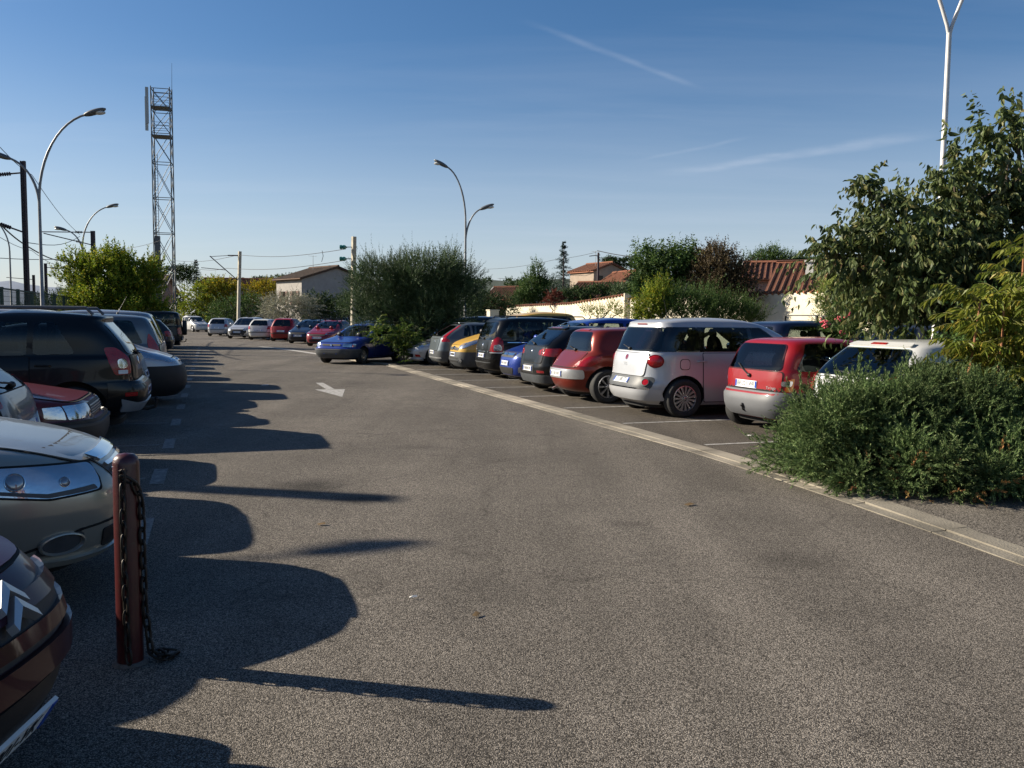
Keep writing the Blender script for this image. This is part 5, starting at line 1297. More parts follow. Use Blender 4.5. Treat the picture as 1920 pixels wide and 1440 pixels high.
# lamp and mast that stand outside the picture and throw the two thin shadows across the lane
lamp((-17.0, 7.75, 0), 'grey station lamp left of the parked cars, its head shading the lane', [(Vector((.7, .7, 0)), 5.4, 7.5, 1.7)], 5.45)
rust = plain('mast_steel', (.05, .035, .04), .7, .2, var=.35); woodp = plain('concrete_mast', (.40, .36, .28), .85, var=.3, scale=3)
woodd = plain('mast_side_dark', (.16, .13, .10), .85, var=.3)
insg = plain('green_insulator', (.01, .16, .12), .15, coat=.8); wirem = plain('wire', (.05, .05, .055), .6, .3)
GM = 'railway masts'
def mast(base, H, label, arms=(), w=.24, mat=None, beam=True):
    r = empty('railway_mast', base, 0, label, 'railway mast', GM); b = MB()
    if beam:
        b.box((0, 0, H/2), (.02, w*.7, H)); b.box((-w/2, 0, H/2), (.025, w, H)); b.box((w/2, 0, H/2), (.025, w, H))
        for k in range(int(H/1.0)): b.box((0, 0, .5+k), (w*.9, w*.72, .03))
    else: b.bar((0, 0, 0), (0, 0, H), w, w)
    b.build('post', mat or rust, r)
    for a, c in arms:
        a, c = Vector(a), Vector(c); q = MB(); q.tube([a, c], .035, 6); m = a.lerp(c, .18); d = (c-a).normalized()
        o = q.build('bracket', mat or rust, r)
        k = MB()
        for j in range(5): k.lathe([(.01, -.025), (.085, -.02), (.085, .02), (.01, .025)], c=a.lerp(c, .2)+d*.09*j, n=10, M=d.to_track_quat('Z', 'X').to_matrix())
        k.build('insulator', rust, o)
    return r
mA = mast(gpt(52, 585, 37), 8.1, 'thick dark steel railway mast beyond the fence, nearest to the tall lamp', [((-.1, 0, 7.6), (-2.2, -.5, 7.3)), ((-.1, 0, 5.1), (-2.6, -.4, 6.0))], .155)
mast(gpt(178, 585, 62), 7.6, 'dark lattice railway mast beside the second curved street lamp', [((-.1, 0, 7.5), (-3.2, -1, 7.4)), ((-.1, 0, 6.6), (-3.0, -1, 7.3))], .22)
mast(gpt(168, 585, 75), 7.0, 'short dark railway mast rising behind the yellow green tree', (), .3)
mast(gpt(65, 585, 95), 5.9, 'thin far railway mast between the thick mast and tall lamp', [((-.1, 0, 5.4), (-3, 0, 5.6))], .2)
mast(gpt(88, 585, 85), 6.6, 'thin far railway mast just right of the tall lamp', [((.1, 0, 6.2), (3, 0, 6.0))], .2)
mast((-14.9, 10.3, 0), 7.0, 'steel mast left of the parked cars, throwing a thin straight shadow on the lane', (), .3)
# pale masts with wires
mB = gpt(446, 600, 72)
mb = mast(mB, 7.0, 'slim leaning pale mast with a triangular cantilever before the yellow trees', (), .23, woodp, False)
mb.rotation_euler = (0, R_(2.0), 0)
mb.children[0].rotation_euler = (0, 0, R_(38))
b = MB(); q = lambda x, z: Vector((x, 0, z)); b.tube([q(-.15, 6.65), q(-1.0, 6.62)], .05, 6); b.tube([q(-.9, 6.62), q(-2.5, 6.45)], .025, 5); b.tube([q(-.15, 4.6), q(-2.5, 6.5)], .04, 6); b.tube([q(-1.2, 5.4), q(-3.2, 5.5)], .03, 5); b.build('cantilever', rust, mb)
mC = gpt(661, 600, 52)
mc = mast(mC, 6.45, 'pale tall mast with two green insulators left of the olive tree', (), .23, woodp, False); mc.rotation_euler = (0, R_(.9), 0); mc.children[0].rotation_euler = (0, 0, R_(38))
b = MB(); b.tube([(.1, 0, 5.0), (.75, .4, 3.6)], .03, 6); b.build('stay', rust, mc)
for z in (5.83, 5.13):
    b = MB(); b.tube([(-.1, 0, z), (-.4, -.05, z-.02)], .025, 6); o = b.build('bracket', galv, mc)
    b = MB(); M = Matrix.Rotation(math.pi/2, 3, 'Y')
    b.lathe([(.02, -.24), (.13, -.2), (.13, -.08), (.09, -.05), (.13, -.02), (.13, .1), (.09, .14), (.02, .24)], c=(-.62, -.05, z-.03), n=14, M=M); b.build('insulator', insg, o)
def wire(pts, label, rad=.014):
    out = []
    for a, c in zip(pts[:-1], pts[1:]):
        a, c = Vector(a), Vector(c); L_ = (c-a).length
        for i in range(9): out.append(a.lerp(c, i/8)-Vector((0, 0, L_*.012*math.sin(math.pi*i/8))))
    b = MB(); b.tube(out, rad, 5, caps=False); o = b.build('overhead_wire', wirem); tag(o, label, 'wire', 'overhead wires'); return o
wire([at(648, 467, 52), at(447, 478, 72), at(330, 489, 92)], 'upper wire from the green insulators across the slim leaning mast', .018)
wire([at(648, 488, 52), at(425, 503, 72), at(376, 505, 80)], 'lower wire from the green insulators to the cantilever tip', .018)
wire([at(604, 470, 56), at(606, 480, 56), at(603, 491, 56)], 'short hooked dropper hanging between the two wires near the green insulators', .018)
wire([at(0, 276, 33), at(60, 328, 40), at(150, 440, 60)], 'thin wire running down from the picture edge past the tall lamp', .014)
wire([at(52, 455, 37), at(150, 443, 62)], 'near level wire between the thick and the lattice railway masts', .018)
wire([at(0, 420, 33), at(52, 462, 38), at(130, 489, 55)], 'sagging wire sloping down behind the tall street lamp', .03)
wire([at(0, 445, 60), at(60, 470, 70), at(118, 500, 90)], 'lowest sloping wire near the picture edge', .02)
wire([at(0, 484, 70), at(118, 486, 75)], 'level wire above the green mesh fence', .03)
wire([at(300, 451, 80), at(222, 467, 90), at(180, 476, 95)], 'thin wire from the lattice tower to the left', .018)
wire([at(1118, 473, 95), at(1040, 487, 100), at(905, 505, 120)], 'thin cable from the wooden pole to the left', .02)
wire([at(1120, 470, 95), at(1190, 482, 90)], 'twisted cable from the wooden pole into the green tree', .045)
# lattice tower
tb = gpt(311, 592, 90); r = empty('lattice_tower', tb, R_(14), 'tall galvanised lattice tower with aerial panels and two platforms', 'tower')
HT = 24.9; hw = .9
tw = plain('tower_steel', (.09, .105, .115), .6, .2, var=.25, scale=2)
cs = [(-hw, -hw), (hw, -hw), (hw, hw), (-hw, hw)]
for x, y in cs:
    b = MB(); b.tube([(x, y, 0), (x, y, HT+.2*(y > 0))], .055, 8); b.build('leg', tw, r)
b = MB(); lev = [0, 2.9, 6.5, 10.1, 13.7, 17.3, 20.2, 22.6, 24.7]
for z0, z1 in zip(lev[:-1], lev[1:]):
    for i in range(4):
        (x0, y0), (x1, y1) = cs[i], cs[(i+1) % 4]
        b.tube([(x0, y0, z0), (x1, y1, z1)], .033, 5); b.tube([(x1, y1, z0), (x0, y0, z1)], .033, 5); b.tube([(x0, y0, z1), (x1, y1, z1)], .04, 5)
b.build('bracing', tw, r)
for z in (20.0, 22.9):
    b = MB(); b.box((0, 0, z), (1.9, 1.9, .09)); o = b.build('platform', hood, r); q = MB()
    for h in (.5, 1.0, 1.35):
        for i in range(4):
            (x0, y0), (x1, y1) = cs[i], cs[(i+1) % 4]; q.tube([(x0*.8, y0*.8, z+h), (x1*.8, y1*.8, z+h)], .022, 5)
    q.build('railing', tw, o)
for x, y, z, h in ((-1.25, -1.0, 22.9, 3.6), (-1.4, -.4, 22.2, 3.4)):
    b = MB(); b.box((x, y, z), (.28, .2, h)); b.build('aerial_panel', plain('panel_grey', (.32, .34, .34), .5), r)
b = MB(); b.tube([(hw, hw, HT), (hw+.05, hw, HT+2.9)], [.025, .012], 5); b.build('whip_aerial', tw, r)
b = MB(); b.bar((-.7, -1.08, .5), (-.7, -1.08, 18), .05); b.bar((-.35, -1.08, .5), (-.35, -1.08, 18), .05)
for k in range(58): b.bar((-.7, -1.08, .6+.3*k), (-.35, -1.08, .6+.3*k), .025)
b.box((-.55, -.8, 6.5), (.5, .5, 6.5)); b.build('ladder', hood, r)
# green mesh fence along the railway
fm = plain('fence_green', (.012, .04, .028), .6, var=.2); fs0, fs1 = 20.0, 52.0; ft = -6.6
r = empty('mesh_fence', st(fs0, ft), 0, 'dark green wire mesh fence between the cars and the railway', 'fence')
org = st(fs0, ft); k = 0; s = fs0
while s <= fs1:
    b = MB(); p = st(s, ft)-org; b.bar(p, p+Vector((0, 0, 2.5)), .09); b.build('fence_post', fm, r); s += 2.6
b = MB()
for z in (2.45, 1.3, .1): b.bar(Vector((0, 0, z)), st(fs1, ft, z)-org, .05, .05)
b.build('fence_rail', fm, r); b = MB()
n = int((fs1-fs0)/.16)
for i in range(n):
    p = st(fs0+i*.16, ft)-org; b.bar(p+Vector((0, 0, .1)), p+Vector((0, 0, 2.45)), .010)
for j in range(14): b.bar(Vector((0, 0, .15+j*.17)), st(fs1, ft, .15+j*.17)-org, .010)
b.build('mesh_panel', fm, r)
# cream electric cabinet
p = at(924, 590, 42); r = empty('electric_cabinet', (p.x, p.y, 0), R_(30), 'cream box cabinet standing behind the black seven-seat car', 'cabinet')
cream = plain('cream_render', (.62, .56, .43), .85, var=.12, scale=2.5, bump=.25, bscale=40)
b = MB(); b.box((0, 0, 1.0), (.5, .34, 2.0)); b.build('cabinet_body', cream, r); b = MB(); b.box((0, 0, 2.02), (.56, .4, .05)); b.build('cabinet_lid', cream, r)
# ================================================================ houses and garden wall
def tile_mat(name, c1, c2, sc=4.5, axis=0):
    if name in _M: return _M[name]
    m = bpy.data.materials.new(name); nt, out = nodes_of(m); Lk = nt.links.new; tc = N(nt, 'ShaderNodeTexCoord')
    wv = N(nt, 'ShaderNodeTexWave', wave_type='BANDS', bands_direction='XYZ'[axis], i_Scale=sc, i_Distortion=.3); Lk(tc.outputs['Object'], wv.inputs[0])
    nz = N(nt, 'ShaderNodeTexNoise', i_Scale=6., i_Detail=6.); Lk(tc.outputs['Object'], nz.inputs[0])
    cr = N(nt, 'ShaderNodeMix', data_type='RGBA'); Lk(nz.outputs['Fac'], cr.inputs[0]); cr.inputs[6].default_value = col4(c1); cr.inputs[7].default_value = col4(c2)
    p = N(nt, 'ShaderNodeBsdfPrincipled'); p.inputs['Roughness'].default_value = .85; Lk(cr.outputs[2], p.inputs['Base Color'])
    b = N(nt, 'ShaderNodeBump', i_Strength=1., i_Distance=.15); Lk(wv.outputs['Fac'], b.inputs['Height']); Lk(b.outputs[0], p.inputs['Normal']); Lk(p.outputs[0], out.inputs[0]); _M[name] = m
    return m
terra = tile_mat('terracotta_tiles', (.27, .085, .042), (.44, .18, .095)); oldt = tile_mat('brown_tiles', (.10, .055, .035), (.20, .11, .065)); palet = tile_mat('pale_tiles', (.40, .30, .23), (.30, .20, .15), 1.6)
greyw = plain('grey_render', (.33, .305, .28), .9, var=.15, scale=1.5); tan = plain('tan_render', (.33, .26, .20), .9, var=.15, scale=1.5); pinkw = plain('pink_render', (.30, .20, .16), .9, var=.2, scale=1.2); whit = plain('white_trim', (.66, .64, .58), .7)
dwin = plain('dark_window', (.02, .016, .014), .2); brownsh = plain('brown_shutter', (.12, .05, .03), .6)
def roof_slab(b, pts, th=.18):
    """sloped roof plane of real thickness with raised cover tiles running down the slope"""
    a, c, d, e = [Vector(p) for p in pts]        # eave0, eave1, ridge1, ridge0
    n = (c-a).cross(e-a).normalized(); n = n if n.z > 0 else -n
    lo = [p for p in (a, c, d, e)]; hi = [p+n*th for p in lo]
    b.add(lo+hi, [(3,2,1,0), (4,5,6,7), (0,1,5,4), (1,2,6,5), (2,3,7,6), (3,0,4,7)])
    w = (c-a).length; k = max(4, int(w/.32))
    for i in range(k):
        t = (i+.5)/k; p0 = a.lerp(c, t)+n*(th+.01); p1 = e.lerp(d, t)+n*(th+.01); b.tube([p0, p1], .085, 6, caps=True)
def house(base, ang, w, l, ze, zr, wallm, roofm, label, wins=(), over=.35, chim=None, aerial=None, trim=None, z0=0.0):
    """gabled house: gable ends of width w along local x, ridge along local y (length l); local origin is the front corner"""
    r = empty('house', base, ang, label, 'house', 'houses beyond the car park')
    b = MB(); b.add([(0,0,z0),(w,0,z0),(w,l,z0),(0,l,z0),(0,0,ze),(w,0,ze),(w,l,ze),(0,l,ze),(w/2,0,zr),(w/2,l,zr)], [(0,1,5,8,4), (2,3,7,9,6), (1,2,6,5), (3,0,4,7)]); b.build('wall', wallm, r)
    sl = (zr-ze)/(w/2); b = MB()
    roof_slab(b, [(-over, -over, ze-sl*over+.02), (-over, l+over, ze-sl*over+.02), (w/2, l+over, zr+.02), (w/2, -over, zr+.02)])
    roof_slab(b, [(w+over, l+over, ze-sl*over+.02), (w+over, -over, ze-sl*over+.02), (w/2, -over, zr+.02), (w/2, l+over, zr+.02)])
    b.tube([(w/2, -over, zr+.24), (w/2, l+over, zr+.24)], .15, 8); o = b.build('roof', roofm, r)
    if trim:
        for y in (-over-.03, l+over+.03):
            for x0, x1 in ((-over, w/2), (w+over, w/2)):
                q = MB(); q.bar((x0, y, ze-sl*over+.1), (x1, y, zr+.12), .06, .34); q.build('verge', trim, r)
    if chim:
        x, y, h, cw = chim; zc = ze+sl*min(x, w-x); q = MB(); q.box((x, y, zc+h/2-.3), (cw, cw, h+.6)); q.box((x, y, zc+h+.05), (cw+.12, cw+.12, .1)); q.build('chimney', whit, o)
    if aerial:
        x, y = aerial; q = MB(); q.tube([(x, y, zr-.2), (x, y, zr+1.5)], .025, 5); q.bar((x-.6, y, zr+1.45), (x+.5, y, zr+1.45), .02)
        for k in range(5): q.bar((x-.5+.22*k, y-.25, zr+1.45), (x-.5+.22*k, y+.25, zr+1.45), .015)
        q.build('tv_aerial', galv, r)
    for face, u, z, ww, hh, sh in wins:
        q = MB()
        if face == 'g': q.box((u, -.02, z), (ww, .06, hh))
        else: q.box((-.02, u, z), (.06, ww, hh))
        f = q.build('window', dwin, r)
        if sh:
            for e in (-1, 1):
                s_ = MB(); s_.box((u+e*(ww*.75), -.05, z) if face == 'g' else (-.05, u+e*(ww*.75), z), (ww*.5, .06, hh) if face == 'g' else (.06, ww*.5, hh)); s_.build('shutter', brownsh, f)
    return r
def hpt(px, Y): p = at(px, 590, Y); return (p.x, p.y, 0)
house(hpt(566, 95), R_(42), 8.9, 6.0, 5.75, 7.15, greyw, oldt, 'gabled house with brown tiled roof and a blank grey end wall', [('s', 1.6, 3.7, 1.0, 1.5, 1), ('s', 4.2, 3.7, 1.0, 1.5, 1)], aerial=(3.2, 3.2))
house(hpt(300, 105), R_(92), 5.5, 5.5, 4.6, 6.3, pinkw, palet, 'low house with pale corrugated tiles behind the lattice tower', (), .4).scale = (1, 1, 1)
house(hpt(505, 112), R_(95), 8, 9, 5.6, 6.35, tan, terra, 'long low house showing a thin red roof edge above the yellow trees')
house(hpt(960, 118), R_(62), 7, 4.6, 3.9, 5.9, tan, terra, 'small house with stepped red tiled roofs and white verges beyond the olive tree', (), .25, trim=whit, aerial=(3.4, 3.8))
house(hpt(985, 112), R_(78), 5, 4.6, 2.8, 3.9, tan, terra, 'low red roofed annexe in front of the stepped roof house', (), .2, trim=whit)
house(hpt(1112, 98), R_(32), 5.2, 4.6, 7.1, 8.0, tan, terra, 'tall tan house beside the wooden utility pole', [('g', 1.0, 6.2, .6, .9, 0)], .25, aerial=(1.0, 1.0))
house(hpt(1150, 90), R_(20), 5.0, 5, 5.0, 6.6, tan, terra, 'tan house with satellite dish left of the green tree', (), .25)
house(hpt(1150, 84), R_(60), 5.5, 5.0, 3.8, 5.2, tan, terra, 'lower tan gabled house with a red roof before the taller ones', (), .2, trim=tan)
house(hpt(1497, 52), R_(72), 7.2, 3.3, 4.05, 5.2, pinkw, terra, 'house with orange red tiled roof and white gutter beyond the cream wall', (), .2, trim=greyw)
house(hpt(1650, 41), R_(63), 6.0, 5.2, 3.0, 4.5, pinkw, terra, 'nearer house with square white chimney and tiled roof behind the garden wall', (), .2, chim=(1.6, 3.5, .85, .38))
# utility pole
p = at(1120, 590, 95); r = empty('utility_pole', (p.x, p.y, 0), 0, 'dark wooden utility pole with crossarm beside the tan houses', 'utility pole')
b = MB(); b.tube([(0, 0, 0), (0, 0, 9.0)], [.16, .11], 10); b.build('post', rust, r); b = MB(); b.bar((-1.0, 0, 8.6), (.2, 0, 8.75), .08); b.tube([(.1, 0, 8.5), (.5, 0, 8.2), (1.4, 0, 8.55)], .03, 5); b.build('crossarm', rust, r)
# cream garden wall with tiled coping
wl = [(62, 2.55), (50, 2.55), (42.6, 2.98)]; tW = 22.0
r = empty('garden_wall', st(29, tW), 0, 'long cream rendered garden wall with terracotta coping', 'wall'); org = st(29, tW)
b = MB(); cap = MB(); nv = Vector((-V.x, -V.y, 0))
prof = [(64, 2.55), (51, 2.6), (42.9, 3.0), (42.9, 2.75), (20, 2.75), (8, 2.75)]
for (s0, z0), (s1, z1) in zip(prof[:-1], prof[1:]):
    if abs(s0-s1) < .01: continue
    a, c = st(s0, tW)-org, st(s1, tW)-org; t_ = V*.24
    b.add([a, c, c+Vector((0,0,z1)), a+Vector((0,0,z0)), a+t_, c+t_, c+t_+Vector((0,0,z1)), a+t_+Vector((0,0,z0))], [(3,2,1,0), (4,5,6,7), (0,1,5,4), (1,2,6,5), (2,3,7,6), (3,0,4,7)])
    n = int(abs(s0-s1)/.4)
    for i in range(n):
        p = a.lerp(c, (i+.5)/n)+Vector((0, 0, z0+(z1-z0)*(i+.5)/n)); cap.tube([p-t_*.35+Vector((0,0,.0)), p+t_*.5+Vector((0,0,.09)), p+t_*1.35], .065, 6)
b.build('wall_face', cream, r); cap.build('coping', terra, r)
b = MB(); b.box(st(42.9, tW-.06)-org+Vector((0,0,1.55)), (.34, .34, 3.1)); b.build('pilaster', cream, r)
# ================================================================ far land
def ridge(name, pts, Y, depth, mat):
    """a hill seen along the skyline: crest points (px, py) at distance Y"""
    vs = []; n = len(pts)
    for k, (dy, f) in enumerate(((-depth*.6, 0.0), (-depth*.3, .55), (0, 1.0), (depth, .2))):
        for px, py in pts:
            p = at(px, py, Y); x = p.x*(1+dy/Y); vs.append((x, Y+dy, max(-.5, p.z*f)))
    b = MB(); b.add(vs, [(k*n+i, k*n+i+1, (k+1)*n+i+1, (k+1)*n+i) for k in range(3) for i in range(n-1)], 0, True); return tag(b.build(name, mat), kind='structure')
forest = plain('forest_green', (.035, .05, .035), .95, var=.6, scale=.05); bluef = plain('haze_blue_hill', (.16, .20, .27), .95, var=.2, scale=.01)  # the distant hills' blue is air haze put into their base colour
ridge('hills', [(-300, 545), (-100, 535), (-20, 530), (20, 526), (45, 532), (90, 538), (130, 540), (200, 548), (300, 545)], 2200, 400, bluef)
ridge('hill', [(1250, 520), (1400, 500), (1460, 489), (1500, 484), (1560, 478), (1640, 474), (1800, 470), (2100, 480)], 620, 160, forest)
ridge('hill', [(380, 530), (420, 527), (470, 526), (500, 521), (540, 518), (580, 522), (680, 524), (780, 526), (900, 523), (950, 527), (1020, 524), (1150, 520), (1300, 520)], 700, 160, forest)
# ================================================================ vegetation
G_T = 'trees and shrubs beyond the car park'
jun = leafmat('juniper_green', (.034, .060, .021), (.088, .126, .045), (.18, .21, .098), .15, .7, .1)
junb = leafmat('juniper_bronze', (.20, .075, .03), (.13, .11, .035), None, .15)
mulb = leafmat('mulberry_leaf', (.026, .042, .014), (.075, .095, .03), (.14, .125, .05), .3, .5, .25)
ail = leafmat('ailanthus_leaf', (.06, .085, .012), (.13, .14, .02), (.22, .17, .03), .35, .45)
oliv = leafmat('olive_leaf', (.02, .038, .014), (.055, .085, .032), (.12, .15, .085), .15, .5)
yel = leafmat('yellow_green_leaf', (.045, .08, .008), (.14, .175, .016), (.30, .24, .025), .35)
gold = leafmat('golden_leaf', (.10, .11, .01), (.24, .19, .012), (.33, .20, .015), .35)
dkg = leafmat('dark_green_leaf', (.012, .028, .010), (.035, .06, .018), (.07, .09, .025), .15)
midg = leafmat('mid_green_leaf', (.02, .045, .012), (.05, .085, .02), (.09, .12, .03), .25)
plum_ = leafmat('plum_leaf', (.03, .022, .014), (.07, .05, .026), (.11, .09, .035), .2)
palew = leafmat('pale_shrub_leaf', (.11, .12, .08), (.24, .23, .17), (.36, .33, .26), .2)
varie = leafmat('variegated_leaf', (.07, .10, .02), (.20, .23, .06), (.36, .36, .14), .3)
conif = leafmat('conifer_needles', (.010, .026, .018), (.025, .05, .03), None, .08)
redl = leafmat('red_leaf', (.06, .016, .012), (.10, .03, .018), None, .3)
pinkf = plain('oleander_flower', (.55, .06, .09), .6)
# big juniper by the kerb
c_ = st(6.6, 6.6); r = plant('juniper_bush', (4.3, 8.7, 0), 'large spreading green juniper bush beside the kerb', 'bush')
JB = [((3.26, 8.78, .56), (.42, .42, .42)), ((4.3, 8.5, .78), (.75, .5, .40)), ((5.0, 8.6, .74), (.75, .5, .40)), ((3.65, 8.5, .72), (.6, .5, .40)), ((3.62, 8.57, .42), (.78, .78, .62)), ((4.25, 8.75, .52), (1.05, .85, .62)), ((5.05, 8.65, .50), (1.05, .85, .58)), ((3.75, 8.05, .28), (.75, .55, .42)), ((4.55, 8.05, .30), (.85, .50, .50)), ((5.4, 8.0, .30), (1.0, .55, .50)), ((6.2, 8.6, .40), (1.0, .9, .58)), ((3.3, 8.95, .45), (.45, .45, .5)), ((5.0, 9.3, .55), (1.2, .5, .55))]
JB = [((c[0], c[1], c[2]*.86), (q[0], q[1], q[2]*.86)) for c, q in JB]
pr = crown_parts(JB, 30000, .155, 30, .040, .0105, tuft=22, tr=.20, upw=.25, outw=.9, rnd=.5, lo=.66, Lv=.35, ang=30, bend=.10, taper=.35, jit=.3, start=.02)
pr += crown_parts(JB, 380, .28, 56, .032, .011, upw=.75, outw=.7, rnd=.45, lo=.85, Lv=.3, ang=32, bend=.22, taper=.5, jit=.3)
foliage('foliage', pr, jun, r)
pr = crown_parts([((3.75, 7.75, .16), (.65, .35, .2)), ((4.3, 7.75, .18), (.6, .3, .22))], 60, .16, 26, .035, .014, upw=.5, ang=45, lo=.85)
foliage('bronze_foliage', pr, junb, r)
b = MB(); limbs(b, (0, 0, 0), [(dx, dy, .7) for dx, dy in ((-.9, 0), (-.4, -.4), (.1, .2), (.6, -.3), (1.2, 0), (.4, .5))], .05, 5, .1); b.build('stem', bark(), r)
# tree of heaven saplings rising behind the juniper
r = plant('sapling', gpt(1772, 700, 8.9), 'yellow green sapling clump with feathery leaves and orange brown stems', 'sapling'); o = Vector(r.location)
stemm = plain('sapling_stem', (.30, .13, .06), .7, var=.3, scale=20); b = MB(); fr = []
for px, pt, Y, lean in ((1814, 565, 8.9, -.1), (1832, 600, 9.1, .15), (1856, 560, 8.8, .2), (1929, 480, 8.7, .45), (1949, 540, 8.4, .3), (1894, 470, 9.2, .1)):
    a = Vector(gpt(px, 700, Y)); e = at(px+20, pt, Y); pts = [a.lerp(e, t)+Vector((lean*.25*math.sin(3*t), .05*math.sin(5*t), 0)) for t in np.linspace(0, 1, 8)]
    b.tube([p-o for p in pts], [.024-.0022*i for i in range(8)], 7)
    for i, p in enumerate(pts):
        if i < 3: continue
        for k in range(9 if i > 4 else 5): fr.append((p, i))
b.build('stem', stemm, r); rach = MB(); PB, PD, PL = [], [], []
for p, i in fr:
    a = random.uniform(0, 2*math.pi); d = Vector((math.cos(a)-.1, math.sin(a)*.8-.25, random.uniform(.25, 1.1))).normalized(); L_ = random.uniform(.38, .66)
    PB.append(p); PD.append(d); PL.append(L_)
    rach.tube([p-o+d*L_*t-Vector((0, 0, .45*L_*t*t)) for t in (0, .35, .7, 1)], .0035, 4)
rach.build('leaf_stalk', plain('green_stalk', (.12, .12, .03), .7), r)
foliage('foliage', [shoots(np.array([list(p) for p in PB]), np.array([list(p) for p in PD]), np.array(PL), 15, .155, .048, ang=58, droop=.75, bend=.45, taper=.35, start=.15, jit=.18, fold=.12, curl=.12, flat=True)], ail, r)
# mulberry with big hanging leaves
r = plant('mulberry_tree', gpt(1835, 700, 11.8), 'tall tree with large drooping dark green leaves around the pale twin lamp', 'tree'); o = Vector(r.location); Ym = 11.6
TB = [clump(1790, 480, Ym, 115, 85), clump(1690, 440, Ym, 85, 62), clump(1720, 540, Ym, 100, 75), clump(1850, 390, Ym, 80, 80, dy=.4), clump(1620, 480, Ym, 80, 38), clump(1790, 345, Ym, 32, 65), clump(1890, 300, Ym, 42, 100), clump(1868, 575, Ym, 90, 75), clump(1925, 430, Ym, 80, 120), clump(1545, 462, Ym, 50, 14, .2), clump(1625, 352, Ym, 45, 14, .2), clump(1680, 380, Ym, 30, 25, .3), clump(1660, 555, Ym, 55, 40), clump(1900, 600, Ym, 70, 60), clump(1900, 230, Ym, 18, 40, .2), clump(1600, 500, Ym, 46, 18)]
b = MB(); limbs(b, (0, 0, 0), [(-.05, .1, 1.7)], .13, 5, .04, .06); limbs(b, (-.05, .1, 1.6), [Vector(c)-o for c, _ in TB], .06, 7, .25); b.build('trunk', bark(), r)
pr = crown_parts([(c, tuple(v*.88 for v in q)) for c, q in TB], 1180, .62, 13, .17, .072, upw=.35, outw=.9, rnd=.45, lo=.45, Lv=.3, ang=60, droop=1.25, bend=.35, taper=.5, jit=.6, fold=.16, curl=.22, n6=True)
for (x0, y0), (x1, y1) in (((1650, 355), (1588, 346)), ((1590, 455), (1512, 465)), ((1852, 260), (1820, 168)), ((1885, 290), (1905, 190)), ((1660, 350), (1615, 338)), ((1800, 330), (1770, 285))):
    a, e = at(x0, y0, Ym), at(x1, y1, Ym); d = e-a
    n_ = 3; pr.append(shoots(np.array([list(a)]*n_)+rng.normal(size=(n_, 3))*.05, np.array([list(d.normalized())]*n_), np.array([d.length]*n_)*(.85+.15*rng.random(n_)), 14, .15, .075, ang=62, droop=.8, bend=.06, taper=.5, jit=.4, fold=.15, curl=.2, n6=True))
foliage('crown', pr, mulb, r)
# olive tree on the island
Yo = 31.6; r = plant('olive_tree', st(30.9, 7.3), 'broad rounded olive tree on the island behind the blue old hatchback', 'tree'); o = Vector(r.location)
OB = [clump(740, 548, Yo, 75, 62), clump(820, 548, Yo, 80, 70), clump(775, 590, Yo, 85, 45), clump(850, 560, Yo, 50, 60), clump(712, 560, Yo, 45, 55), clump(790, 510, Yo, 85, 38), clump(845, 515, Yo, 42, 38), clump(725, 510, Yo, 48, 34), clump(790, 560, Yo, 90, 62, dy=1.3)]
OB = [((c[0], c[1], c[2]-.12), (q[0], q[1], q[2]*.95)) for c, q in OB]
pr = crown_parts(OB, 11000, tuft=26, tr=.42, L=.42, K=24, ll=.085, lw=.022, upw=.75, outw=.8, rnd=.4, lo=.5, Lv=.35, ang=36, bend=.05, taper=.45, jit=.3)
pr += crown_parts([clump(780, 510, Yo, 95, 34), clump(845, 500, Yo, 42, 32), clump(715, 512, Yo, 40, 30)], 70, .6, 26, .085, .020, upw=1.6, outw=.5, rnd=.25, lo=.8, ang=30, bend=.03, taper=.5)
foliage('crown', pr, oliv, r); b = MB(); tk = Vector((0, 0, 0))
limbs(b, tk, [(-.1, 0, .75)], .17, 4, .04, .09); limbs(b, (-.1, 0, .7), [Vector((-1.1, 0, 1.5)), Vector((-.4, .2, 1.7)), Vector((.9, 0, 1.45)), Vector((.35, .4, 1.8)), Vector((-1.6, -.2, 2.0)), Vector((1.5, 0, 2.1))], .10, 6, .12); b.build('trunk', bark('olive_bark', (.05, .042, .035)), r)
# ailanthus shrub at its foot
Ya = 29.6; r = plant('shrub', gpt(760, 650, Ya), 'low yellow green feathery shrub at the foot of the olive tree', 'shrub')
pr = crown_parts([clump(735, 632, Ya, 42, 24, .6), clump(765, 650, Ya, 42, 26, .6), clump(705, 622, Ya, 18, 10, .3)], 150, .62, 20, .15, .05, upw=.35, outw=.8, rnd=.5, lo=.3, ang=60, droop=.5, bend=.3, taper=.35, flat=True)
foliage('foliage', pr, leafmat('island_shrub_leaf', (.025, .05, .010), (.065, .10, .018), (.16, .17, .03), .3), r); b = MB(); limbs(b, (0, 0, 0), [(-.5, 0, .9), (0, 0, 1.0), (.4, .1, .8)], .03, 5, .1); b.build('stem', bark(), r)
r = plant('shrub', gpt(800, 655, 31), 'dark shrub growing round the trunk of the olive tree', 'shrub'); foliage('foliage', crown_parts([clump(785, 650, 31.5, 30, 20, .5), clump(750, 655, 31, 34, 16, .5)], 260, .3, 14, .08, .035, upw=.6, ang=50), dkg, r)
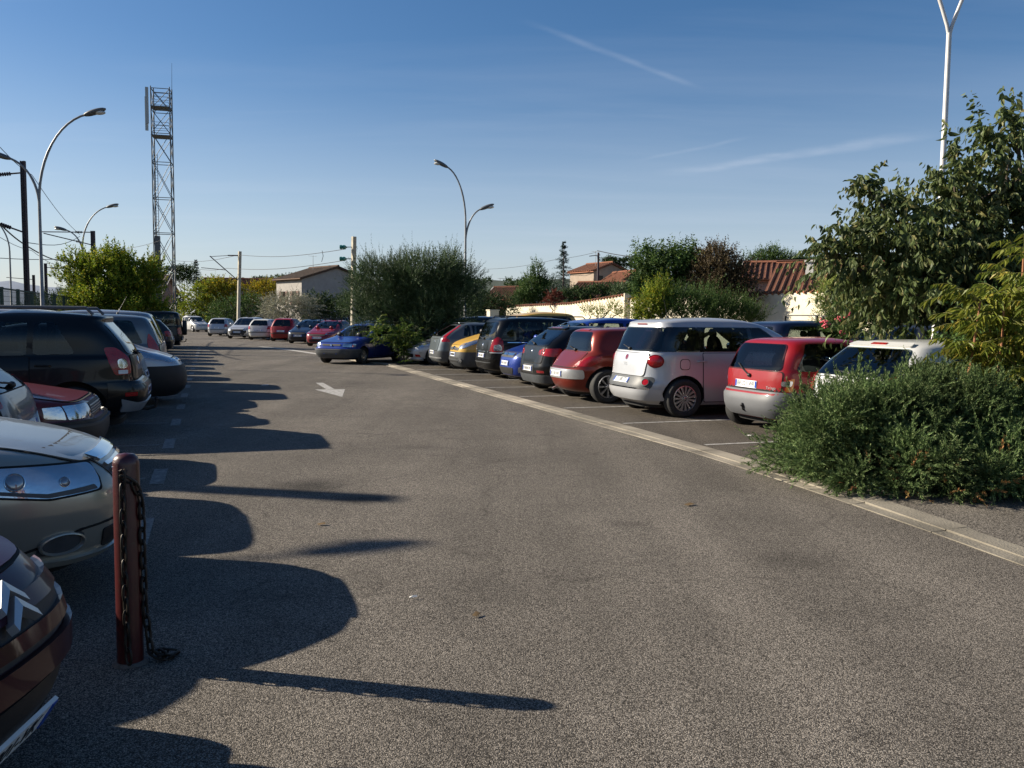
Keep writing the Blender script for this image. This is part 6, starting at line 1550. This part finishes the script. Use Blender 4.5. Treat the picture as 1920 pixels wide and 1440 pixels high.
# left: yellow green tree, hedge
simple_tree('tree', gpt(212, 600, 44), [clump(212, 545, 44, 62, 45), clump(165, 545, 44, 42, 42), clump(258, 545, 44, 42, 42), clump(150, 500, 44, 24, 18), clump(212, 500, 44, 40, 22), clump(275, 520, 44, 26, 24), clump(140, 575, 44, 24, 24), clump(215, 585, 44, 80, 30)],
 'rounded yellow green tree above the left row of cars', 'tree', yel, 4200, .5, 14, .16, .09, .12, tuft=16, tr=.55, upw=.9, outw=.7, rnd=.35, lo=.4, ang=48, bend=.05)
simple_tree('hedge', gpt(110, 595, 60), [clump(100, 575, 60, 40, 22), clump(140, 570, 60, 40, 26), clump(70, 578, 60, 30, 14)], 'dark hedge beyond the green mesh fence', 'hedge', dkg, 700, .5, 12, .14, .08, group=G_T)
# behind the far cars
far = [
 ('tree', 'golden green tree right of the lattice tower', yel , 102, [(372, 560, 30, 32), (400, 545, 32, 22), (352, 590, 22, 22), (395, 580, 38, 26)], dict(ll=.22, lw=.14, n=420, L=.8)),
 ('tree', 'golden autumn tree behind the slim leaning mast', gold, 102, [(425, 555, 28, 26), (410, 540, 26, 16), (480, 550, 25, 20), (500, 545, 22, 18)], dict(ll=.22, lw=.14, n=340, L=.8)),
 ('shrub', 'brownish green shrub mass behind the silver far cars', midg, 94, [(440, 578, 38, 22), (470, 575, 30, 22), (415, 590, 30, 18)], dict(ll=.2, lw=.11, n=260, L=.7)),
 ('shrub', 'pale silvery shrub in front of the gabled house', palew, 84, [(540, 575, 42, 24), (515, 580, 26, 20), (570, 578, 28, 20)], dict(ll=.18, lw=.07, n=420, L=.7)),
 ('shrub', 'dark green shrub below the blank grey end wall', dkg, 88, [(600, 572, 26, 22), (625, 580, 30, 16), (585, 585, 24, 14)], dict(ll=.2, lw=.11, n=300, L=.6)),
 ('shrub', 'dark green shrub behind the pale mast with insulators', dkg, 84, [(655, 572, 28, 22), (680, 575, 26, 24), (700, 580, 30, 20)], dict(ll=.2, lw=.11, n=300, L=.6)),
 ('tree', 'dark bushy tree beyond the tower base', dkg, 118, [(345, 513, 22, 9), (330, 510, 16, 10), (325, 570, 18, 30)], dict(ll=.3, lw=.16, n=220, L=.8)),
 ('shrub', 'olive green shrub mass right of the olive tree', dkg, 62, [(905, 570, 30, 22), (930, 575, 30, 18), (885, 580, 26, 16), (950, 582, 22, 14)], dict(ll=.16, lw=.07, n=360, L=.6)),
 ('shrub', 'yellowish shrub glimpsed below the olive crown', yel, 46, [(815, 598, 32, 7), (770, 602, 18, 6)], dict(ll=.1, lw=.06, n=110, L=.4)),
 ('conifer', 'tall pointed green cypress pair beyond the cream wall', midg, 74, [(1000, 545, 26, 32), (985, 560, 24, 26), (1008, 515, 12, 24), (1022, 550, 20, 30), (970, 572, 16, 18)], dict(ll=.16, lw=.08, n=560, L=.6, upw=1.6)),
 ('hedge', 'clipped dark green hedge between the cypresses and tan houses', dkg, 72, [(1085, 555, 30, 14), (1120, 552, 30, 16), (1150, 550, 22, 18), (1060, 560, 24, 14)], dict(ll=.16, lw=.09, n=420, L=.45)),
 ('shrub', 'small red leaved tree in front of the cream wall', redl, 58, [(1040, 556, 12, 8), (1032, 562, 7, 5)], dict(ll=.12, lw=.07, n=60, L=.35)),
 ('shrub', 'grey olive bush left of the green tree', oliv, 64, [(1165, 552, 18, 18), (1178, 545, 14, 16)], dict(ll=.14, lw=.06, n=160, L=.5)),
 ('tree', 'umbrella pine crown far behind the tan houses', dkg, 170, [(1145, 491, 18, 5), (1172, 492, 14, 4), (1190, 494, 10, 4)], dict(ll=.4, lw=.2, n=150, L=.8)),
 ('tree', 'green tree with upright shoots behind the silver five-door', midg, 37, [(1240, 510, 48, 35), (1215, 495, 26, 28), (1275, 490, 38, 26), (1300, 510, 34, 34), (1230, 545, 42, 28), (1200, 540, 16, 20)], dict(ll=.15, lw=.075, n=620, L=.6, upw=1.1, ang=50, droop=.35)),
 ('tree', 'purple brown plum tree right of the green tree', plum_, 36, [(1340, 515, 46, 40), (1375, 525, 36, 38), (1330, 550, 42, 32), (1385, 555, 34, 28), (1345, 485, 34, 20)], dict(ll=.11, lw=.06, n=760, L=.5, upw=.9)),
 ('oleander', 'tall oleander with narrow leaves in front of the cream wall', midg, 31, [(1300, 580, 44, 32), (1350, 590, 46, 26), (1390, 595, 36, 20), (1265, 585, 26, 30), (1415, 602, 18, 10)], dict(ll=.14, lw=.026, n=640, L=.6, upw=1.5, ang=32)),
 ('shrub', 'yellow green shrub left of the tall oleander', yel, 31, [(1215, 580, 26, 26), (1235, 560, 20, 34), (1205, 595, 18, 14)], dict(ll=.09, lw=.045, n=300, L=.45, upw=1.2)),
 ('shrub', 'thin pale climbing shrub against the cream wall', yel, 44, [(1105, 585, 12, 10), (1125, 588, 12, 12), (1150, 582, 14, 14), (1165, 590, 10, 10)], dict(ll=.08, lw=.045, n=90, L=.45, upw=1.4)),
 ('tree', 'feathery green tree behind the tiled roofs', midg, 92, [(1440, 488, 34, 14), (1415, 492, 24, 10), (1465, 490, 24, 14), (1450, 474, 10, 12), (1500, 496, 30, 10)], dict(ll=.25, lw=.1, n=300, L=.9, upw=1.)),
 ('shrub', 'variegated yellow green shrub under the mulberry leaves', varie, 22, [(1560, 555, 22, 30), (1575, 590, 30, 20), (1600, 560, 32, 34), (1590, 535, 26, 26)], dict(ll=.06, lw=.036, n=620, L=.32, upw=.6)),
 ('oleander', 'oleander with a few pink red flowers beside the variegated shrub', midg, 18.5, [(1640, 600, 56, 30), (1590, 610, 34, 26), (1690, 605, 40, 32), (1650, 575, 50, 22)], dict(ll=.12, lw=.022, n=620, L=.5, upw=1.1, ang=36)),
 ('shrub', 'dark evergreen shrub behind the pale twin lamp', dkg, 17, [(1730, 590, 44, 40), (1790, 600, 50, 36), (1860, 600, 60, 50)], dict(ll=.11, lw=.05, n=460, L=.45)),
 ('shrub', 'green undergrowth at the right picture edge behind the sapling', midg, 10.4, [(1860, 680, 60, 50), (1910, 640, 50, 70), (1800, 700, 40, 36)], dict(ll=.09, lw=.05, n=420, L=.4, upw=.7)),
]
for nm, lab, lm, Y, bl, kw in far:
    kw = dict(kw); kk = dict(n=int(2.6*kw.pop('n')), L=kw.pop('L'), K=12, ll=kw.pop('ll'), lw=kw.pop('lw')); kk.update(kw)
    blobs = [clump(px, py, Y, rx, ry) for px, py, rx, ry in bl]
    simple_tree(nm, gpt(bl[0][0], 600, Y), blobs, lab, 'tree' if nm in ('tree', 'conifer') else nm if nm in ('hedge', 'oleander') else 'shrub', lm, trunk_r=.05+.0006*Y, group=G_T, lo=.4, **kk)
    if nm == 'oleander' and Y < 20:
        r = [o for o in COL.objects if o.get('label') == lab][0]; oo = Vector(r.location)
        for px, py in ((1545, 600), (1550, 606), (1586, 592), (1595, 590), (1620, 588), (1655, 592), (1580, 625), (1572, 598), (1546, 612)):
            c = at(px, py, 18.0)-oo; q = MB()
            for k in range(7): q.ell(c+Vector((random.uniform(-.06, .06), random.uniform(-.06, .06), random.uniform(-.05, .05))), (.025, .025, .02), 6, 4)
            q.build('flower', pinkf, r)
# layered conifers
def layered(px, py0, py1, Y, wpx, label, n=16):
    a = at(px, py1, Y); top = at(px, py0, Y); r = plant('conifer', (a.x, a.y, 0), label, 'tree', G_T); k = Y/FPX
    B, D, L_ = [], [], []
    for i in range(n):
        f = i/(n-1); z = a.z+(top.z-a.z)*f; R = wpx*k*(1-f)**.8+.15
        for j in range(7):
            g = 2*math.pi*(j+random.random())/11; d = Vector((math.cos(g), math.sin(g), random.uniform(-.05, .4))).normalized(); B.append((a.x, a.y, z+random.uniform(-.2, .2))); D.append(tuple(d)); L_.append(R*random.uniform(.45, 1.2))
    foliage('crown', [shoots(np.array(B), np.array(D), np.array(L_), 34, .22, .05, ang=50, bend=.18, taper=.3, jit=.5)], conif, r)
    b = MB(); b.tube([(0, 0, 0), (0, 0, top.z)], [.2, .03], 8); b.build('trunk', bark(), r)
layered(1056, 458, 560, 86, 28, 'dark layered conifer standing left of the tan houses')
layered(368, 490, 530, 130, 16, 'small dark layered conifer right of the pale tiled roof', 11)
# distant woods along the hills: uncountable
W = []
for Y, px0, px1, pts in ((640, 380, 700, ((390, 528), (430, 527), (500, 523), (540, 519), (600, 523))), (560, 890, 1010, ((900, 526), (960, 528), (1000, 526))), (580, 1380, 1620, ((1400, 500), (1460, 491), (1500, 487), (1560, 481)))):
    for px, py in pts:
        for k in range(9): W.append(clump(px+random.uniform(-25, 25), py+random.uniform(0, 5), Y+random.uniform(-20, 20), random.uniform(5, 10), random.uniform(2.5, 5)))
o = foliage('woods', crown_parts(W, 1500, 2.2, 9, 1.4, .9, lo=.5), dkg, None); tag(o, kind='stuff')
# small litter on the asphalt
def scrap(px, py, w, h, ang, mat, name, label, cat):
    p = gp(px, py); b = MB(); b.add([(-w/2, -h/2, .0), (w/2, -h/2, .004), (w/2*.9, h/2, .012), (-w/2, h/2*.8, .003), (0, 0, .012)], [(0, 1, 4), (1, 2, 4), (2, 3, 4), (3, 0, 4)])
    o = b.build(name, mat); o.location = (p.x, p.y, .010); o.rotation_euler = (0, 0, ang); tag(o, label, cat)
lit = plain('paper_scrap', (.62, .60, .56), .8); dry = plain('dry_leaf', (.13, .08, .03), .8, var=.4)
scrap(1405, 818, .10, .05, .3, lit, 'paper_scrap', 'small white paper scrap on a parking bay near the juniper bush', 'litter')
scrap(775, 1123, .045, .012, .1, lit, 'paper_strip', 'thin pale paper strip lying on the lane', 'litter')
scrap(1292, 948, .09, .05, .6, dry, 'dry_leaf', 'curled brown dry leaf on the lane left of the juniper bush', 'leaf')
scrap(893, 1156, .05, .03, 1.1, dry, 'dry_leaf', 'brown dry leaf on the lane right of the pale paper strip', 'leaf')
scrap(603, 985, .06, .04, .2, dry, 'dry_leaf', 'dark dry leaf on the lane near the car shadows', 'leaf')
scrap(497, 723, .16, .08, .2, lit, 'paper_scrap', 'white paper scrap on the lane left of the painted arrow', 'litter')
# ================================================================ sky, sun, camera
w = bpy.data.worlds.new('World'); SC.world = w; w.use_nodes = True; nt = w.node_tree; nt.nodes.clear(); Lk = nt.links.new
out = nt.nodes.new('ShaderNodeOutputWorld'); bg = nt.nodes.new('ShaderNodeBackground'); sk = nt.nodes.new('ShaderNodeTexSky')
sk.sky_type = 'NISHITA'; sk.sun_disc = False; sk.sun_elevation = SUN_EL; sk.sun_rotation = math.atan2(SUN_AZ.x, SUN_AZ.y)
sk.air_density = 1.0; sk.dust_density = .6; sk.ozone_density = 2.2; sk.altitude = 50
bg.inputs[1].default_value = .05
# thin streaks of high cloud
tc = N(nt, 'ShaderNodeTexCoord'); sep = N(nt, 'ShaderNodeSeparateXYZ'); Lk(tc.outputs['Generated'], sep.inputs[0])
zz = N(nt, 'ShaderNodeMath', operation='MAXIMUM'); Lk(sep.outputs[2], zz.inputs[0]); zz.inputs[1].default_value = .02
za = N(nt, 'ShaderNodeMath', operation='ADD'); Lk(zz.outputs[0], za.inputs[0]); za.inputs[1].default_value = .06
dx = N(nt, 'ShaderNodeMath', operation='DIVIDE'); Lk(sep.outputs[0], dx.inputs[0]); Lk(za.outputs[0], dx.inputs[1])
dy = N(nt, 'ShaderNodeMath', operation='DIVIDE'); Lk(sep.outputs[1], dy.inputs[0]); Lk(za.outputs[0], dy.inputs[1])
cb = N(nt, 'ShaderNodeCombineXYZ'); Lk(dx.outputs[0], cb.inputs[0]); Lk(dy.outputs[0], cb.inputs[1])
def veil(rot, sc, scale, a, b, k):
    mp = N(nt, 'ShaderNodeMapping'); mp.inputs['Rotation'].default_value = (0, 0, R_(rot)); mp.inputs['Scale'].default_value = sc; Lk(cb.outputs[0], mp.inputs['Vector'])
    nz = N(nt, 'ShaderNodeTexNoise', i_Scale=scale, i_Detail=7., i_Roughness=.55, i_Distortion=.4); Lk(mp.outputs[0], nz.inputs['Vector'])
    mr = N(nt, 'ShaderNodeMapRange', clamp=True); mr.inputs[1].default_value = a; mr.inputs[2].default_value = b; mr.inputs[3].default_value = 0; mr.inputs[4].default_value = k
    Lk(nz.outputs['Fac'], mr.inputs[0]); return mr.outputs[0]
def plane_xy(px, py):
    x, y, z = _ray(px, py); n = math.sqrt(x*x+y*y+z*z); q = max(z/n, .02)+.06; return x/n/q, y/n/q
def trail(p0, p1, width, k):
    """a condensation trail between two directions of the sky"""
    (ax, ay), (bx, by) = plane_xy(*p0), plane_xy(*p1); ln = math.hypot(bx-ax, by-ay); an = math.atan2(by-ay, bx-ax)
    mp = N(nt, 'ShaderNodeMapping', vector_type='TEXTURE'); mp.inputs['Location'].default_value = (ax, ay, 0); mp.inputs['Rotation'].default_value = (0, 0, an); Lk(cb.outputs[0], mp.inputs['Vector'])
    s = N(nt, 'ShaderNodeSeparateXYZ'); Lk(mp.outputs[0], s.inputs[0])
    nz = N(nt, 'ShaderNodeTexNoise', i_Scale=3.5, i_Detail=5.); Lk(cb.outputs[0], nz.inputs['Vector'])
    of = N(nt, 'ShaderNodeMath', operation='MULTIPLY_ADD'); Lk(nz.outputs['Fac'], of.inputs[0]); of.inputs[1].default_value = width*1.6; of.inputs[2].default_value = -width*.8
    yy = N(nt, 'ShaderNodeMath', operation='ADD'); Lk(s.outputs[1], yy.inputs[0]); Lk(of.outputs[0], yy.inputs[1])
    ab = N(nt, 'ShaderNodeMath', operation='ABSOLUTE'); Lk(yy.outputs[0], ab.inputs[0])
    m1 = N(nt, 'ShaderNodeMapRange', clamp=True, interpolation_type='SMOOTHSTEP'); m1.inputs[1].default_value = 0; m1.inputs[2].default_value = width; m1.inputs[3].default_value = k; m1.inputs[4].default_value = 0; Lk(ab.outputs[0], m1.inputs[0])
    e0 = N(nt, 'ShaderNodeMapRange', clamp=True, interpolation_type='SMOOTHSTEP'); e0.inputs[1].default_value = 0; e0.inputs[2].default_value = ln*.3; Lk(s.outputs[0], e0.inputs[0])
    e1 = N(nt, 'ShaderNodeMapRange', clamp=True, interpolation_type='SMOOTHSTEP'); e1.inputs[1].default_value = ln*.75; e1.inputs[2].default_value = ln; e1.inputs[3].default_value = 1; e1.inputs[4].default_value = 0; Lk(s.outputs[0], e1.inputs[0])
    a = N(nt, 'ShaderNodeMath', operation='MULTIPLY'); Lk(m1.outputs[0], a.inputs[0]); Lk(e0.outputs[0], a.inputs[1])
    c = N(nt, 'ShaderNodeMath', operation='MULTIPLY'); Lk(a.outputs[0], c.inputs[0]); Lk(e1.outputs[0], c.inputs[1])
    n2 = N(nt, 'ShaderNodeTexNoise', i_Scale=9., i_Detail=6.); Lk(cb.outputs[0], n2.inputs['Vector'])
    d = N(nt, 'ShaderNodeMath', operation='MULTIPLY'); Lk(c.outputs[0], d.inputs[0]); Lk(n2.outputs['Fac'], d.inputs[1]); return d.outputs[0]
hz = N(nt, 'ShaderNodeMapRange', clamp=True, interpolation_type='SMOOTHSTEP'); hz.inputs[1].default_value = 0; hz.inputs[2].default_value = .30; hz.inputs[3].default_value = .5; hz.inputs[4].default_value = 0; Lk(sep.outputs[2], hz.inputs[0])
parts = [hz.outputs[0], veil(-20, (.5, 2.2, 1), .55, .50, .85, .12), veil(35, (.35, 1.6, 1), 1.1, .54, .9, .10), trail((960, 30), (1330, 172), .03, .17), trail((1220, 330), (1800, 245), .11, .25), trail((1180, 305), (1420, 255), .04, .12)]
acc = parts[0]
for q in parts[1:]:
    ad = N(nt, 'ShaderNodeMath', operation='ADD', use_clamp=True); Lk(acc, ad.inputs[0]); Lk(q, ad.inputs[1]); acc = ad.outputs[0]
mx = N(nt, 'ShaderNodeMix', data_type='RGBA'); hs = N(nt, 'ShaderNodeHueSaturation'); hs.inputs['Saturation'].default_value = 1.25; hs.inputs['Value'].default_value = 1.0; Lk(sk.outputs[0], hs.inputs['Color'])
tn = N(nt, 'ShaderNodeMix', data_type='RGBA', blend_type='MULTIPLY'); tn.inputs[0].default_value = 1; tn.inputs[7].default_value = (.94, .98, 1.07, 1); Lk(hs.outputs[0], tn.inputs[6])
Lk(acc, mx.inputs[0]); Lk(tn.outputs[2], mx.inputs[6]); mx.inputs[7].default_value = (7.2, 7.8, 9.0, 1)
Lk(mx.outputs[2], bg.inputs[0]); Lk(bg.outputs[0], out.inputs[0])
sl = bpy.data.lights.new('sun', 'SUN'); sl.energy = 5.0; sl.angle = R_(.53); sl.color = (1, .90, .74); so = bpy.data.objects.new('sun', sl); COL.objects.link(so)
sd = Vector((SUN_AZ.x*math.cos(SUN_EL), SUN_AZ.y*math.cos(SUN_EL), math.sin(SUN_EL))); so.rotation_euler = sd.to_track_quat('Z', 'Y').to_euler(); so.location = sd*60
cam = bpy.data.cameras.new('camera'); co = bpy.data.objects.new('camera', cam); COL.objects.link(co); SC.camera = co
cam.sensor_width = 36; cam.lens = 36*FPX/1920; cam.clip_start = .05; cam.clip_end = 6000
M = Matrix.Translation((0, 0, CAM_H)) @ Matrix.Rotation(math.pi/2-PITCH, 4, 'X') @ Matrix.Rotation(ROLL, 4, 'Z'); co.matrix_world = M
SC.view_settings.view_transform = 'Standard'; SC.view_settings.look = 'None'; SC.view_settings.exposure = 1.0; SC.view_settings.gamma = 1
SC.cycles.max_bounces = 6; SC.cycles.transparent_max_bounces = 8; SC.cycles.use_denoising = True
